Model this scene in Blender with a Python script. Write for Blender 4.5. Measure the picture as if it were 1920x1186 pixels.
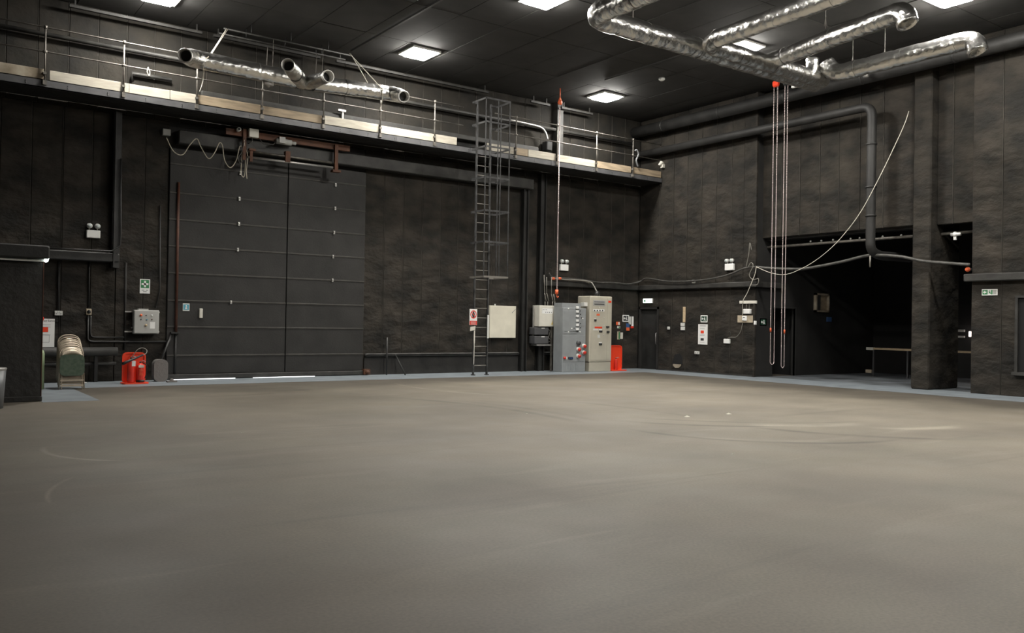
import bpy, math, random
from mathutils import Vector, Matrix
random.seed(7)
for o in list(bpy.data.objects): bpy.data.objects.remove(o)
C = bpy.context.scene.collection
SC = bpy.context.scene

# ------------------------------------------------------------------ camera
F = 1600.0; CH = 1.5
YAW, PITCH, ROLL = 0.6257, 0.0076, 0.0165
fwd = Vector((math.sin(YAW)*math.cos(PITCH), math.cos(YAW)*math.cos(PITCH), math.sin(PITCH)))
r0 = Vector((math.cos(YAW), -math.sin(YAW), 0)); u0 = r0.cross(fwd)
RT = math.cos(ROLL)*r0 + math.sin(ROLL)*u0
UP = -math.sin(ROLL)*r0 + math.cos(ROLL)*u0
cd = bpy.data.cameras.new('camera'); cam = bpy.data.objects.new('camera', cd); C.objects.link(cam)
cd.sensor_width = 36; cd.lens = F/1920*36; cd.clip_end = 200
mw = Matrix.Identity(4)
for i in range(3): mw[i][0], mw[i][1], mw[i][2] = RT[i], UP[i], -fwd[i]
mw.translation = (0, 0, CH); cam.matrix_world = mw
SC.camera = cam
# ------------------------------------------------------------------ world, exposure
w = bpy.data.worlds.new('world'); SC.world = w; w.use_nodes = True
w.node_tree.nodes['Background'].inputs[0].default_value = (0.02, 0.02, 0.022, 1)
w.node_tree.nodes['Background'].inputs[1].default_value = 0.3
SC.view_settings.view_transform = 'Standard'; SC.view_settings.look = 'None'
SC.view_settings.exposure = 0.38; SC.view_settings.gamma = 1; SC.view_settings.use_curve_mapping = False
LAMP = 185.0      # radiance of the high-bay diffusers (the room's only real light)

# ------------------------------------------------------------------ measured room
D = 21.43    # back wall plane (Y)
W = 20.89    # right wall plane (X)
HC = 8.55    # ceiling height
def ray(x, y): return RT*((x-960)/F) - UP*((y-593)/F) + fwd
def onp(x, y, ax, v):
    d = ray(x, y); o = Vector((0, 0, CH)); return o + d*((v-o[ax])/d[ax])
def PB(x, y, Y=D): return onp(x, y, 1, Y)       # point on a plane parallel to the back wall
def PR(x, y, X=W): return onp(x, y, 0, X)       # point on a plane parallel to the right wall
def PZ(x, y, z=0): return onp(x, y, 2, z)

# ------------------------------------------------------------------ materials
MAT = {}
def mat(name, col, rough=.6, metal=0, bump=0, bscale=20, var=0, vscale=3, col2=None, emit=None, spec=None, stretch=None, bdist=.02):
    m = bpy.data.materials.new(name); m.use_nodes = True; nt = m.node_tree; b = nt.nodes['Principled BSDF']
    b.inputs['Base Color'].default_value = (*col, 1); b.inputs['Roughness'].default_value = rough
    b.inputs['Metallic'].default_value = metal
    if spec is not None: b.inputs['Specular IOR Level'].default_value = spec
    tc = nt.nodes.new('ShaderNodeTexCoord'); out = tc.outputs['Object']
    g = nt.nodes.new('ShaderNodeNewGeometry'); out = g.outputs['Position']
    if stretch:
        mp = nt.nodes.new('ShaderNodeMapping'); mp.inputs['Scale'].default_value = stretch
        nt.links.new(out, mp.inputs[0]); out = mp.outputs[0]
    if col2 or var:
        n = nt.nodes.new('ShaderNodeTexNoise'); n.inputs['Scale'].default_value = vscale; n.inputs['Detail'].default_value = 6
        nt.links.new(out, n.inputs['Vector'])
        r = nt.nodes.new('ShaderNodeValToRGB'); r.color_ramp.elements[0].position = .35; r.color_ramp.elements[1].position = .75
        c2 = col2 or tuple(min(1, c*(1+var)) for c in col)
        c1 = tuple(c*(1-var*.5) for c in col) if var else col
        r.color_ramp.elements[0].color = (*c1, 1); r.color_ramp.elements[1].color = (*c2, 1)
        nt.links.new(n.outputs[0], r.inputs[0]); nt.links.new(r.outputs[0], b.inputs['Base Color'])
    if bump:
        n = nt.nodes.new('ShaderNodeTexNoise'); n.inputs['Scale'].default_value = bscale; n.inputs['Detail'].default_value = 4
        nt.links.new(out, n.inputs['Vector'])
        bp = nt.nodes.new('ShaderNodeBump'); bp.inputs['Strength'].default_value = bump; bp.inputs['Distance'].default_value = bdist
        nt.links.new(n.outputs[0], bp.inputs['Height']); nt.links.new(bp.outputs[0], b.inputs['Normal'])
    if emit:
        b.inputs['Emission Color'].default_value = (*emit[0], 1); b.inputs['Emission Strength'].default_value = emit[1]
    MAT[name] = m; return m
mat('board', (.0150, .0140, .0123), .8, bump=.6, bscale=2.4, col2=(.043, .037, .029), vscale=1.5, bdist=.13, spec=.2, stretch=(1, 1, 1.6))
mat('board_b', (.0155, .0145, .0128), .8, bump=.6, bscale=2.4, col2=(.046, .039, .031), vscale=1.5, bdist=.13, spec=.2, stretch=(1, 1, 1.6))
mat('board_up', (.0125, .0118, .0105), .8, bump=.5, bscale=2.4, col2=(.030, .026, .020), vscale=1.3, bdist=.1, spec=.2)
mat('skin_black', (.015, .014, .0125), .75, bump=.4, bscale=9, var=.5)
mat('booth_skin', (.022, .021, .0195), .75, bump=.5, bscale=5, col2=(.036, .033, .029), vscale=1.5, bdist=.06)
mat('seam', (.048, .043, .035), .7, var=.6, vscale=6)
mat('door_black', (.025, .024, .0225), .6, bump=.15, bscale=30, var=.35, vscale=2.0, spec=.3)
mat('door_rib', (.034, .031, .026), .6, var=.5, vscale=5)
mat('steel_black', (.019, .019, .018), .5, bump=.15, bscale=25, var=.5, vscale=4)
mat('pipe_black', (.016, .0155, .0145), .6, var=.6, vscale=3, bump=.2)
mat('dusty_black', (.026, .025, .0225), .6, var=.8, vscale=3, bump=.2)
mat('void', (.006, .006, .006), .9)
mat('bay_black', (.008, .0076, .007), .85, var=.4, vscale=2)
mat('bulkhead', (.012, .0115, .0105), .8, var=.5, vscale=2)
mat('ceil', (.036, .035, .033), .85, var=.3, vscale=1.5)
mat('paint_grey', (.19, .215, .235), .5, var=.25, vscale=2.2, bump=.05)
mat('paint_worn', (.06, .065, .07), .55, col2=(.22, .24, .26), vscale=1.1)
mat('steel_grey', (.085, .085, .088), .5, metal=.3, var=.3, vscale=3)
mat('galv', (.48, .47, .45), .38, metal=.75, var=.3, vscale=9)
mat('rail', (.13, .12, .105), .5, metal=.4, var=.6, vscale=9)
mat('cage', (.045, .045, .045), .5, metal=.3, var=.9, vscale=7)
mat('rung', (.24, .225, .20), .45, metal=.5)
mat('chain', (.62, .52, .50), .4, metal=.6)
mat('dark_metal', (.05, .05, .05), .45, metal=.6)
mat('timber_white', (.37, .34, .28), .7, var=.25, vscale=2.5, stretch=(1, 1, 6))
mat('timber_tan', (.25, .195, .13), .75, var=.4, vscale=2.2, stretch=(1, 1, 6))
mat('timber_stain', (.20, .16, .11), .8, col2=(.42, .37, .29), vscale=3.2)
mat('wood', (.50, .38, .24), .65, var=.3, vscale=9, stretch=(1, 1, 8))
mat('plywood', (.45, .38, .28), .65, var=.2, vscale=9)
mat('white', (.78, .78, .76), .5)
mat('white_dull', (.60, .60, .57), .55)
mat('offwhite', (.62, .60, .53), .5, var=.08, vscale=4)
mat('panel_cream', (.60, .57, .47), .6, var=.10, vscale=3)
mat('cabinet_beige', (.47, .44, .36), .5, var=.10, vscale=3)
mat('cabinet_grey', (.27, .285, .29), .5, var=.10, vscale=4)
mat('box_grey', (.38, .38, .36), .5, var=.08)
mat('box_dark', (.075, .075, .078), .45)
mat('red', (.62, .035, .02), .35)
mat('red_bright', (.80, .06, .02), .4)
mat('orange', (.75, .14, .05), .5)
mat('rust', (.13, .048, .020), .7, col2=(.055, .024, .013), vscale=5, bump=.2)
mat('rust_pipe', (.075, .027, .014), .6, var=.4, vscale=4)
mat('blue', (.08, .32, .42), .5)
mat('deep_blue', (.04, .10, .25), .5)
mat('green', (.03, .20, .07), .5)
mat('green_dark', (.012, .05, .028), .5)
mat('daylight', (1, 1, 1), .5, emit=((.95, .98, 1), 1.6))
mat('green_pad', (.05, .08, .052), .85, col2=(.10, .125, .09), vscale=14)
mat('pale_green', (.30, .38, .22), .5)
mat('chair_metal', (.47, .40, .31), .4, metal=.5, var=.2, vscale=10)
mat('black_plastic', (.015, .015, .015), .4)
mat('ink', (.03, .03, .03), .6)
mat('ink_grey', (.22, .22, .22), .6)
mat('cord', (.52, .47, .38), .7)
mat('cable', (.055, .053, .048), .5, var=.6, vscale=8)
mat('cable_light', (.20, .19, .165), .5)
mat('rope', (.60, .56, .48), .9)
mat('yellow', (.60, .42, .05), .5)
mat('bin_grey', (.16, .165, .17), .4, metal=.3)
mat('debris', (.6, .58, .5), .8)
mat('stone', (.16, .15, .14), .9, bump=.4)
mat('lamp', (1, 1, 1), .5, emit=((1.0, .965, .90), LAMP))
mat('lamp_small', (1, 1, 1), .5, emit=((.85, 1, .93), 4))
mat('lamp_exit', (1, 1, 1), .5, emit=((.70, 1, .86), 2.2))
mat('lamp_warm', (1, 1, 1), .5, emit=((1, .85, .8), 3))
mat('glass', (.5, .55, .55), .1)

def foil():
    m = mat('foil', (.78, .775, .75), .27, metal=1.0); nt = m.node_tree; b = nt.nodes['Principled BSDF']
    g = nt.nodes.new('ShaderNodeNewGeometry'); n = nt.nodes.new('ShaderNodeTexNoise'); v = nt.nodes.new('ShaderNodeTexVoronoi')
    n.inputs['Scale'].default_value = 7; n.inputs['Detail'].default_value = 6; v.inputs['Scale'].default_value = 8
    nt.links.new(g.outputs['Position'], n.inputs['Vector']); nt.links.new(g.outputs['Position'], v.inputs['Vector'])
    ad = nt.nodes.new('ShaderNodeMath'); ad.operation = 'MULTIPLY_ADD'; ad.inputs[1].default_value = .5
    nt.links.new(v.outputs['Distance'], ad.inputs[0]); nt.links.new(n.outputs[0], ad.inputs[2])
    bp = nt.nodes.new('ShaderNodeBump'); bp.inputs['Strength'].default_value = .55; bp.inputs['Distance'].default_value = .045
    nt.links.new(ad.outputs[0], bp.inputs['Height']); nt.links.new(bp.outputs[0], b.inputs['Normal'])
foil()
mat('foil_rim', (.62, .61, .58), .5, metal=.6, bump=.3)
def floor_mat():
    m = mat('floor_vinyl', (.1, .1, .1), .5, spec=.35); nt = m.node_tree; b = nt.nodes['Principled BSDF']; L = nt.links
    g = nt.nodes.new('ShaderNodeNewGeometry'); P = g.outputs['Position']
    def noise(sc, det, stretch=None, dist=0):
        n = nt.nodes.new('ShaderNodeTexNoise'); n.inputs['Scale'].default_value = sc; n.inputs['Detail'].default_value = det; n.inputs['Distortion'].default_value = dist
        if stretch:
            mp = nt.nodes.new('ShaderNodeMapping'); mp.inputs['Scale'].default_value = stretch[0]; mp.inputs['Rotation'].default_value = (0, 0, stretch[1])
            L.new(P, mp.inputs[0]); L.new(mp.outputs[0], n.inputs['Vector'])
        else: L.new(P, n.inputs['Vector'])
        return n.outputs[0]
    def ramp(src, p0, p1, c0, c1):
        r = nt.nodes.new('ShaderNodeValToRGB'); r.color_ramp.elements[0].position = p0; r.color_ramp.elements[1].position = p1
        r.color_ramp.elements[0].color = (*c0, 1); r.color_ramp.elements[1].color = (*c1, 1); L.new(src, r.inputs[0]); return r.outputs[0]
    def mix(fac, a, bb, mode='MIX'):
        x = nt.nodes.new('ShaderNodeMix'); x.data_type = 'RGBA'; x.blend_type = mode
        if isinstance(fac, float): x.inputs[0].default_value = fac
        else: L.new(fac, x.inputs[0])
        for s, i in ((a, 6), (bb, 7)):
            if isinstance(s, tuple): x.inputs[i].default_value = (*s, 1)
            else: L.new(s, x.inputs[i])
        return x.outputs[2]
    base = ramp(noise(.55, 6), .3, .75, (.150, .132, .107), (.225, .197, .157))
    sc = ramp(noise(1.0, 5, ((.35, 2.2, 1), .25), .6), .60, .90, (0, 0, 0), (.55, .55, .55))       # dusty smears
    base = mix(sc, base, (.33, .295, .24))
    dk = ramp(noise(.8, 4, ((.16, 3.0, 1), -.42), 1.0), .60, .78, (0, 0, 0), (.5, .5, .5))        # dragged dark scuffs
    base = mix(dk, base, (.105, .094, .078))
    # tyre arcs and scuffs: thin rings about measured centres, each limited to a stretch of floor
    brk = ramp(noise(.9, 4), .36, .58, (.25, .25, .25), (1, 1, 1))
    def math_(op, a, b_=None):
        n = nt.nodes.new('ShaderNodeMath'); n.operation = op
        for k, v_ in ((0, a), (1, b_)):
            if v_ is None: continue
            if isinstance(v_, (int, float)): n.inputs[k].default_value = v_
            else: L.new(v_, n.inputs[k])
        return n.outputs[0]
    def dist(cx, cy):
        n = nt.nodes.new('ShaderNodeVectorMath'); n.operation = 'DISTANCE'; n.inputs[1].default_value = (cx, cy, 0); L.new(P, n.inputs[0]); return n.outputs['Value']
    def mr(src, a, b_, c, d):
        n = nt.nodes.new('ShaderNodeMapRange'); n.interpolation_type = 'SMOOTHSTEP'
        for k, v_ in enumerate((a, b_, c, d)): n.inputs[k+1].default_value = v_
        L.new(src, n.inputs[0]); return n.outputs[0]
    def arc(cx, cy, rad, wd, amt, c, mx, my, mrad):
        nonlocal base; wd *= 1.7
        ring = mr(math_('ABSOLUTE', math_('SUBTRACT', dist(cx, cy), rad)), 0, wd, amt, 0)
        f_ = math_('MULTIPLY', math_('MULTIPLY', ring, mr(dist(mx, my), mrad*.55, mrad, 1, 0)), brk)
        base = mix(f_, base, c)
    DK = (.062, .054, .045); LT = (.42, .38, .31)
    arc(11.02, 8.76, 2.43, .07, .75, DK, 9.3, 7.1, 2.3); arc(12.1, 11.01, 3.13, .08, .65, DK, 10.4, 8.35, 2.2)
    arc(13.7, 8.66, 3.28, .10, .6, DK, 11.1, 6.7, 2.0); arc(13.33, 11.89, 4.03, .07, .45, DK, 11.0, 8.5, 2.2)
    arc(12.6, 10.6, 2.9, .16, .55, LT, 11.4, 7.9, 1.1); arc(13.6, 9.4, 2.7, .14, .5, LT, 12.9, 7.2, 1.0); arc(11.5, 9.6, 3.2, .10, .35, LT, 9.4, 7.3, 1.0)
    arc(14.95, 16.92, 5.34, .05, .5, LT, 9.7, 16.4, 2.4); arc(.79, 11.64, 7.88, .10, .5, DK, 8.6, 12.5, 3.2); arc(.79, 11.64, 8.25, .10, .35, DK, 9.0, 11.9, 2.4)
    arc(1.2, 11.0, 9.6, .09, .4, DK, 10.7, 11.4, 2.0); arc(2.67, 10.66, 1.31, .03, .6, LT, 1.45, 10.2, .9); arc(3.0, 7.72, 1.97, .02, .5, LT, 1.1, 8.3, .7)
    arc(6.5, 20.5, 3.2, .25, .5, DK, 6.6, 17.6, 1.1); arc(5.0, 20.0, 3.4, .12, .4, DK, 5.6, 16.9, 1.2)
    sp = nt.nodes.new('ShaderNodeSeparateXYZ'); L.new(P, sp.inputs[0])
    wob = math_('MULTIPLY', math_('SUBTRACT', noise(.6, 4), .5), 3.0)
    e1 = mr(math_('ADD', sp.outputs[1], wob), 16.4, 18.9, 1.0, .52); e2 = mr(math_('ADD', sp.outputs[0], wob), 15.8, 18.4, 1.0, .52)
    em = math_('MULTIPLY', math_('MINIMUM', e1, e2), mr(math_('ADD', sp.outputs[0], math_('MULTIPLY', wob, .6)), .0, 4.5, .66, 1.0))      # the untrodden back and right border kept its darker colour, the middle is worn and dusty; also darker towards the left
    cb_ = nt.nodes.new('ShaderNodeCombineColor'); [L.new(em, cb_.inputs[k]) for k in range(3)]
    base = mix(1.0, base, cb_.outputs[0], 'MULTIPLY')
    fine = ramp(noise(45, 3), .3, .8, (.86, .86, .86), (1.14, 1.14, 1.12))
    base = mix(1.0, base, fine, 'MULTIPLY')
    L.new(base, b.inputs['Base Color'])
    L.new(ramp(noise(.7, 5), .3, .8, (.50,)*3, (.68,)*3), b.inputs['Roughness'])
    bp = nt.nodes.new('ShaderNodeBump'); bp.inputs['Strength'].default_value = .12; bp.inputs['Distance'].default_value = .004
    L.new(noise(30, 3), bp.inputs['Height']); L.new(bp.outputs[0], b.inputs['Normal'])
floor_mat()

# ------------------------------------------------------------------ mesh builder
ID = lambda u, d, v: Vector((u, d, v))
class MB:
    def __init__(s, xf=None): s.v = []; s.f = []; s.mi = []; s.sm = []; s.xf = xf; s.mats = []
    def _add(s, vs, fs, smooth=False, m=None):
        k = len(s.v)
        s.v += [(s.xf(*p) if s.xf else Vector(p)) for p in vs]
        if m not in s.mats: s.mats.append(m)
        i = s.mats.index(m)
        for f in fs: s.f.append([a+k for a in f]); s.mi.append(i); s.sm.append(smooth)
        return s
    def box(s, a, b, m=None):
        (x0, y0, z0), (x1, y1, z1) = a, b
        x0, x1 = min(x0, x1), max(x0, x1); y0, y1 = min(y0, y1), max(y0, y1); z0, z1 = min(z0, z1), max(z0, z1)
        return s._add([(x0,y0,z0),(x1,y0,z0),(x1,y1,z0),(x0,y1,z0),(x0,y0,z1),(x1,y0,z1),(x1,y1,z1),(x0,y1,z1)],
               [(0,3,2,1),(4,5,6,7),(0,1,5,4),(1,2,6,5),(2,3,7,6),(3,0,4,7)], m=m)
    def bbox(s, a, b, r=.01, m=None):
        """box with bevelled vertical and horizontal edges on its outer face (local d axis = y)"""
        (x0, y0, z0), (x1, y1, z1) = a, b
        x0, x1 = min(x0, x1), max(x0, x1); y0, y1 = min(y0, y1), max(y0, y1); z0, z1 = min(z0, z1), max(z0, z1)
        r = min(r, (x1-x0)*.3, (y1-y0)*.45, (z1-z0)*.3)
        def ring(y, k): return [(x0+k,y,z0),(x1-k,y,z0),(x1,y,z0+k),(x1,y,z1-k),(x1-k,y,z1),(x0+k,y,z1),(x0,y,z1-k),(x0,y,z0+k)]
        def ring2(y, k):
            return [(x0+k+k,y,z0+k),(x1-k-k,y,z0+k),(x1-k,y,z0+k+k),(x1-k,y,z1-k-k),(x1-k-k,y,z1-k),(x0+k+k,y,z1-k),(x0+k,y,z1-k-k),(x0+k,y,z0+k+k)]
        vs = ring2(y0, r) + ring(y0+r, r) + ring(y1-r, r) + ring2(y1, r)
        fs = [tuple(range(8)), tuple(range(31, 23, -1))]
        for q in range(3):
            for i in range(8): j = (i+1) % 8; fs.append((q*8+i, (q+1)*8+i, (q+1)*8+j, q*8+j))
        return s._add(vs, fs, m=m)
    def prism(s, poly, d0, d1, m=None, smooth=False):
        """poly in (u, v); extruded along local d"""
        n = len(poly)
        vs = [(p[0], d0, p[1]) for p in poly] + [(p[0], d1, p[1]) for p in poly]
        fs = [tuple(range(n)), tuple(range(2*n-1, n-1, -1))] + [(i, n+i, n+(i+1) % n, (i+1) % n) for i in range(n)]
        return s._add(vs, fs, m=m, smooth=smooth)
    def tube(s, pts, r, n=10, caps=True, m=None, smooth=True, inner=None):
        P = [Vector(p) for p in pts]; k = len(P); R = r if isinstance(r, (list, tuple)) else [r]*k
        T = []
        for i in range(k):
            a = P[max(0, i-1)]; b = P[min(k-1, i+1)]; t = (b-a)
            T.append(t.normalized() if t.length > 1e-9 else Vector((0, 0, 1)))
        ref = Vector((0, 0, 1)) if abs(T[0].z) < .9 else Vector((1, 0, 0))
        N = (ref - T[0]*ref.dot(T[0])).normalized(); vs = []; fs = []
        for i in range(k):
            N = (N - T[i]*N.dot(T[i])).normalized(); B = T[i].cross(N)
            for j in range(n):
                a = 2*math.pi*j/n; vs.append(P[i] + (N*math.cos(a)+B*math.sin(a))*R[i])
        for i in range(k-1):
            for j in range(n): q = (j+1) % n; fs.append((i*n+j, i*n+q, (i+1)*n+q, (i+1)*n+j))
        if caps: fs += [tuple(range(n-1, -1, -1)), tuple((k-1)*n+j for j in range(n))]
        return s._add([tuple(p) for p in vs], fs, smooth, m)
    def rings(s, c, axis, prof, n=20, m=None):
        """surface of revolution: prof = [(offset along axis, radius)]"""
        c = Vector(c); t = Vector(axis).normalized(); ref = Vector((0, 0, 1)) if abs(t.z) < .9 else Vector((1, 0, 0))
        N = (ref-t*ref.dot(t)).normalized(); B = t.cross(N); vs = []; fs = []
        for o, r in prof:
            for j in range(n): a = 2*math.pi*j/n; vs.append(tuple(c+t*o+(N*math.cos(a)+B*math.sin(a))*r))
        for i in range(len(prof)-1):
            for j in range(n): q = (j+1) % n; fs.append((i*n+j, i*n+q, (i+1)*n+q, (i+1)*n+j))
        return s._add(vs, fs, True, m)
    def cyl(s, a, b, r, n=12, m=None, r2=None): return s.tube([a, b], [r, r if r2 is None else r2], n, m=m)
    def sph(s, c, r, m=None, n=10, k=6, sz=1.0):
        pts = [(c[0], c[1], c[2]-r*sz*math.cos(math.pi*i/k)) for i in range(k+1)]
        return s.tube(pts, [max(1e-4, r*math.sin(math.pi*i/k)) for i in range(k+1)], n, m=m)
    def chain(s, a, b, r=.011, pitch=.035, m=None):
        a, b = Vector(a), Vector(b); L = (b-a).length; k = max(2, int(L/pitch)); t = (b-a)/L
        ref = Vector((1, 0, 0)) if abs(t.x) < .8 else Vector((0, 1, 0)); N = (ref-t*ref.dot(t)).normalized(); B = t.cross(N)
        for i in range(k):
            c0 = a+t*(L*i/k-.004); c1 = a+t*(L*(i+1)/k+.004); X, Y = (N, B) if i % 2 else (B, N)
            mid = (c0+c1)/2; wv = X*r*1.25; th = Y*r*.5
            vs = [c0-th, c0+th, mid+wv-th, mid+wv+th, mid-wv-th, mid-wv+th, c1-th, c1+th]
            s._add([tuple(p) for p in vs], [(0,2,3,1), (0,1,5,4), (2,6,7,3), (4,5,7,6), (0,4,6,2), (1,3,7,5)], m=m)
        return s
    def build(s, name, m=None, parent=None, loc=None, kind=None, label=None):
        me = bpy.data.meshes.new(name)
        if parent is not None: off = WL[parent.name]
        elif loc is not None: off = Vector(loc)
        else:
            xs = [p.x for p in s.v]; ys = [p.y for p in s.v]; zs = [p.z for p in s.v]
            off = Vector(((min(xs)+max(xs))/2, (min(ys)+max(ys))/2, min(zs)))
        me.from_pydata([tuple(p-off) for p in s.v], [], s.f)
        for x in s.mats:
            me.materials.append(MAT[x if x else m])
        for i, p in enumerate(me.polygons): p.material_index = s.mi[i]; p.use_smooth = s.sm[i]
        me.update()
        o = bpy.data.objects.new(name, me); C.objects.link(o)
        if parent is not None: o.parent = parent; WL[o.name] = off.copy()
        else: o.location = off; WL[o.name] = off.copy()
        if kind: o['kind'] = kind
        if label: o['label'] = label
        return o
WL = {}
def thing(name, label, cat, loc, group=None, kind=None):
    o = bpy.data.objects.new(name, None); C.objects.link(o); o.location = loc; WL[o.name] = Vector(loc)
    o.empty_display_size = .1
    if kind: o['kind'] = kind
    else: o['label'] = label; o['category'] = cat
    if group: o['group'] = group
    return o
def tag(o, label, cat, group=None):
    o['label'] = label; o['category'] = cat
    if group: o['group'] = group
    return o
def XB(Y=D): return lambda u, d, v: Vector((u, Y-d, v))             # back wall frame: u = X, d = out of the wall
def XR(X=W): return lambda u, d, v: Vector((X-d, -u, v))            # right wall frame: u = -Y
def rb(x0, y0, x1, y1, Y=D):
    xm, ym = (x0+x1)/2, (y0+y1)/2
    return PB(x0, ym, Y).x, PB(x1, ym, Y).x, PB(xm, y1, Y).z, PB(xm, y0, Y).z
def rr(x0, y0, x1, y1, X=W):
    xm, ym = (x0+x1)/2, (y0+y1)/2
    return -PR(x0, ym, X).y, -PR(x1, ym, X).y, PR(xm, y1, X).z, PR(xm, y0, X).z
def fillet(pts, r, n=6):
    P = [Vector(p) for p in pts]; out = [P[0]]
    for i in range(1, len(P)-1):
        a = (P[i-1]-P[i]); b = (P[i+1]-P[i]); rr_ = min(r, a.length*(.95 if i == 1 else .49), b.length*(.95 if i == len(P)-2 else .49))
        p0 = P[i]+a.normalized()*rr_; p1 = P[i]+b.normalized()*rr_
        for k in range(n+1):
            t = k/n; out.append(p0*(1-t)**2 + P[i]*2*t*(1-t) + p1*t*t)
    out.append(P[-1]); return out
def spline(pts, n=8):
    P = [Vector(p) for p in pts]; out = []
    for i in range(len(P)-1):
        p0 = P[max(0, i-1)]; p1 = P[i]; p2 = P[i+1]; p3 = P[min(len(P)-1, i+2)]
        for k in range(n):
            t = k/n
            out.append(.5*((2*p1)+(p2-p0)*t+(2*p0-5*p1+4*p2-p3)*t*t+(3*p1-p0-3*p2+p3)*t**3))
    out.append(P[-1]); return out
def rrect(u0, u1, v0, v1, r, n=4):
    out = []
    for cx, cy, a0 in ((u1-r, v0+r, -90), (u1-r, v1-r, 0), (u0+r, v1-r, 90), (u0+r, v0+r, 180)):
        for k in range(n+1):
            a = math.radians(a0+90*k/n); out.append((cx+r*math.cos(a), cy+r*math.sin(a)))
    return out
def circ(cx, cy, r, n=14): return [(cx+r*math.cos(2*math.pi*i/n), cy+r*math.sin(2*math.pi*i/n)) for i in range(n)]
def text(s, xf, u, v, d, size, m, parent, name='lettering'):
    cu = bpy.data.curves.new('t', 'FONT'); cu.body = s; cu.size = size; cu.align_x = 'CENTER'; cu.align_y = 'CENTER'; cu.extrude = .0015; cu.resolution_u = 2
    ob = bpy.data.objects.new('t', cu); C.objects.link(ob); dg = bpy.context.evaluated_depsgraph_get()
    me = bpy.data.meshes.new_from_object(ob.evaluated_get(dg)); bpy.data.objects.remove(ob)
    mb = MB(xf); mb._add([(u+p.co.x, d+p.co.z, v+p.co.y) for p in me.vertices], [tuple(p.vertices) for p in me.polygons], m=m)
    bpy.data.meshes.remove(me)
    return mb.build(name, m, parent)
def S(name, mb, m, parent=None):
    return mb.build(name, m, parent, kind=None if parent else 'structure')

# ================================================================== SETTING
X0, Y0 = -4.0, -5.0           # room continues past the camera
XE = 27.2                     # far wall of the dark bay behind the openings
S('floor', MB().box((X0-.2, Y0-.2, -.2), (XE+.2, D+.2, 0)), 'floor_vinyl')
YS, XS = 19.62, 19.42         # inner edges of the painted margin
s_ = MB(); s_.box((2.98, YS, 0), (W, D, .004)); s_.box((2.08, 16.62, 0), (2.98, D, .004))
S('trim_1', s_, 'paint_grey')                                    # grey painted margin along back wall
S('trim_2', MB().box((XS, Y0, 0), (W+.35, YS, .004)), 'paint_grey')
b_ = MB(); b_.box((W+.35, 5, 0), (XE, 16.46, .003)); S('trim_3', b_, 'paint_worn')

# ceiling slab + boards
ce = S('ceiling', MB().box((X0-.2, Y0-.2, HC+.06), (W+.6, D+.2, HC+.25)), 'ceil')
LX = [4.57-6.5, 4.57, 11.05, 17.6]; LY = [19.62, 14.35, 9.2, 4.0, -1.2]
bw, bl = 1.2, 2.4
nx = 0
x = X0
while x < W-.01:
    y = D
    while y > Y0+.01:
        x1 = min(x+bw, W); y1 = max(y-bl, Y0)
        if y > 3.0 and x > -1:
            dz = random.uniform(-.006, .006)
            S('board', MB().box((x+.008, y1+.008, HC+dz), (x1-.008, y-.008, HC+.06)), 'ceil', ce)
        y -= bl
    x += bw
mbx = MB(); mbx.box((X0, Y0, HC), (-1, D, HC+.06)); mbx.box((-1, Y0, HC), (W, 3.0, HC+.06)); S('plain_boarding', mbx, 'ceil', ce)

# --- walls as slab + upright boards with light seams
def boards(parent, xf, us, v0, v1, th=.045, matn=None):
    for i in range(len(us)-1):
        a, b = us[i], us[i+1]; j = random.uniform(-.008, .008)
        g = MB(xf)
        n = 6
        g.bbox((a+.004, -.04, v0), (b-.010, j, v1), .012)
        S('board', g, matn or random.choice(['board', 'board_b']), parent)
    g = MB(xf)
    for i in range(1, len(us)-1): g.box((us[i]-.011, -.03, v0), (us[i]-.003, .006, v1))
    if len(us) > 2: S('seam', g, 'seam', parent)
def frange(a, b, st):
    out = [a]; 
    while out[-1]+st*1.4 < b: out.append(out[-1]+st)
    out.append(b); return out
DX0, DX1, DZ1 = 5.27, 10.42, 5.55
wb = S('wall_back', MB().box((X0-.2, D+.04, 0), (DX0, D+.3, HC+.1)).box((DX1, D+.04, 0), (W+.3, D+.3, HC+.1)).box((DX0, D+.04, DZ1), (DX1, D+.3, HC+.1)), 'skin_black')
XFB = XB()
boards(wb, XFB, [X0, -1.8, -.6, .0, .59, 1.18, 1.77, 2.37, 2.99, 3.59, 4.12], .0, 6.2)
boards(wb, XFB, [4.12, 4.72, DX0], .0, 6.2)
boards(wb, XFB, frange(DX1, W, .61), .0, 6.2)
boards(wb, XFB, [X0, -1.8]+frange(-.6, W, .61), 6.2, HC, matn='board_up')
wl = S('wall_left', MB().box((X0-.2, Y0-.2, 0), (X0, D+.2, HC+.1)), 'skin_black')
S('wall_front', MB().box((X0-.2, Y0-.2, 0), (W+.6, Y0, HC+.1)), 'skin_black')
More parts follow.
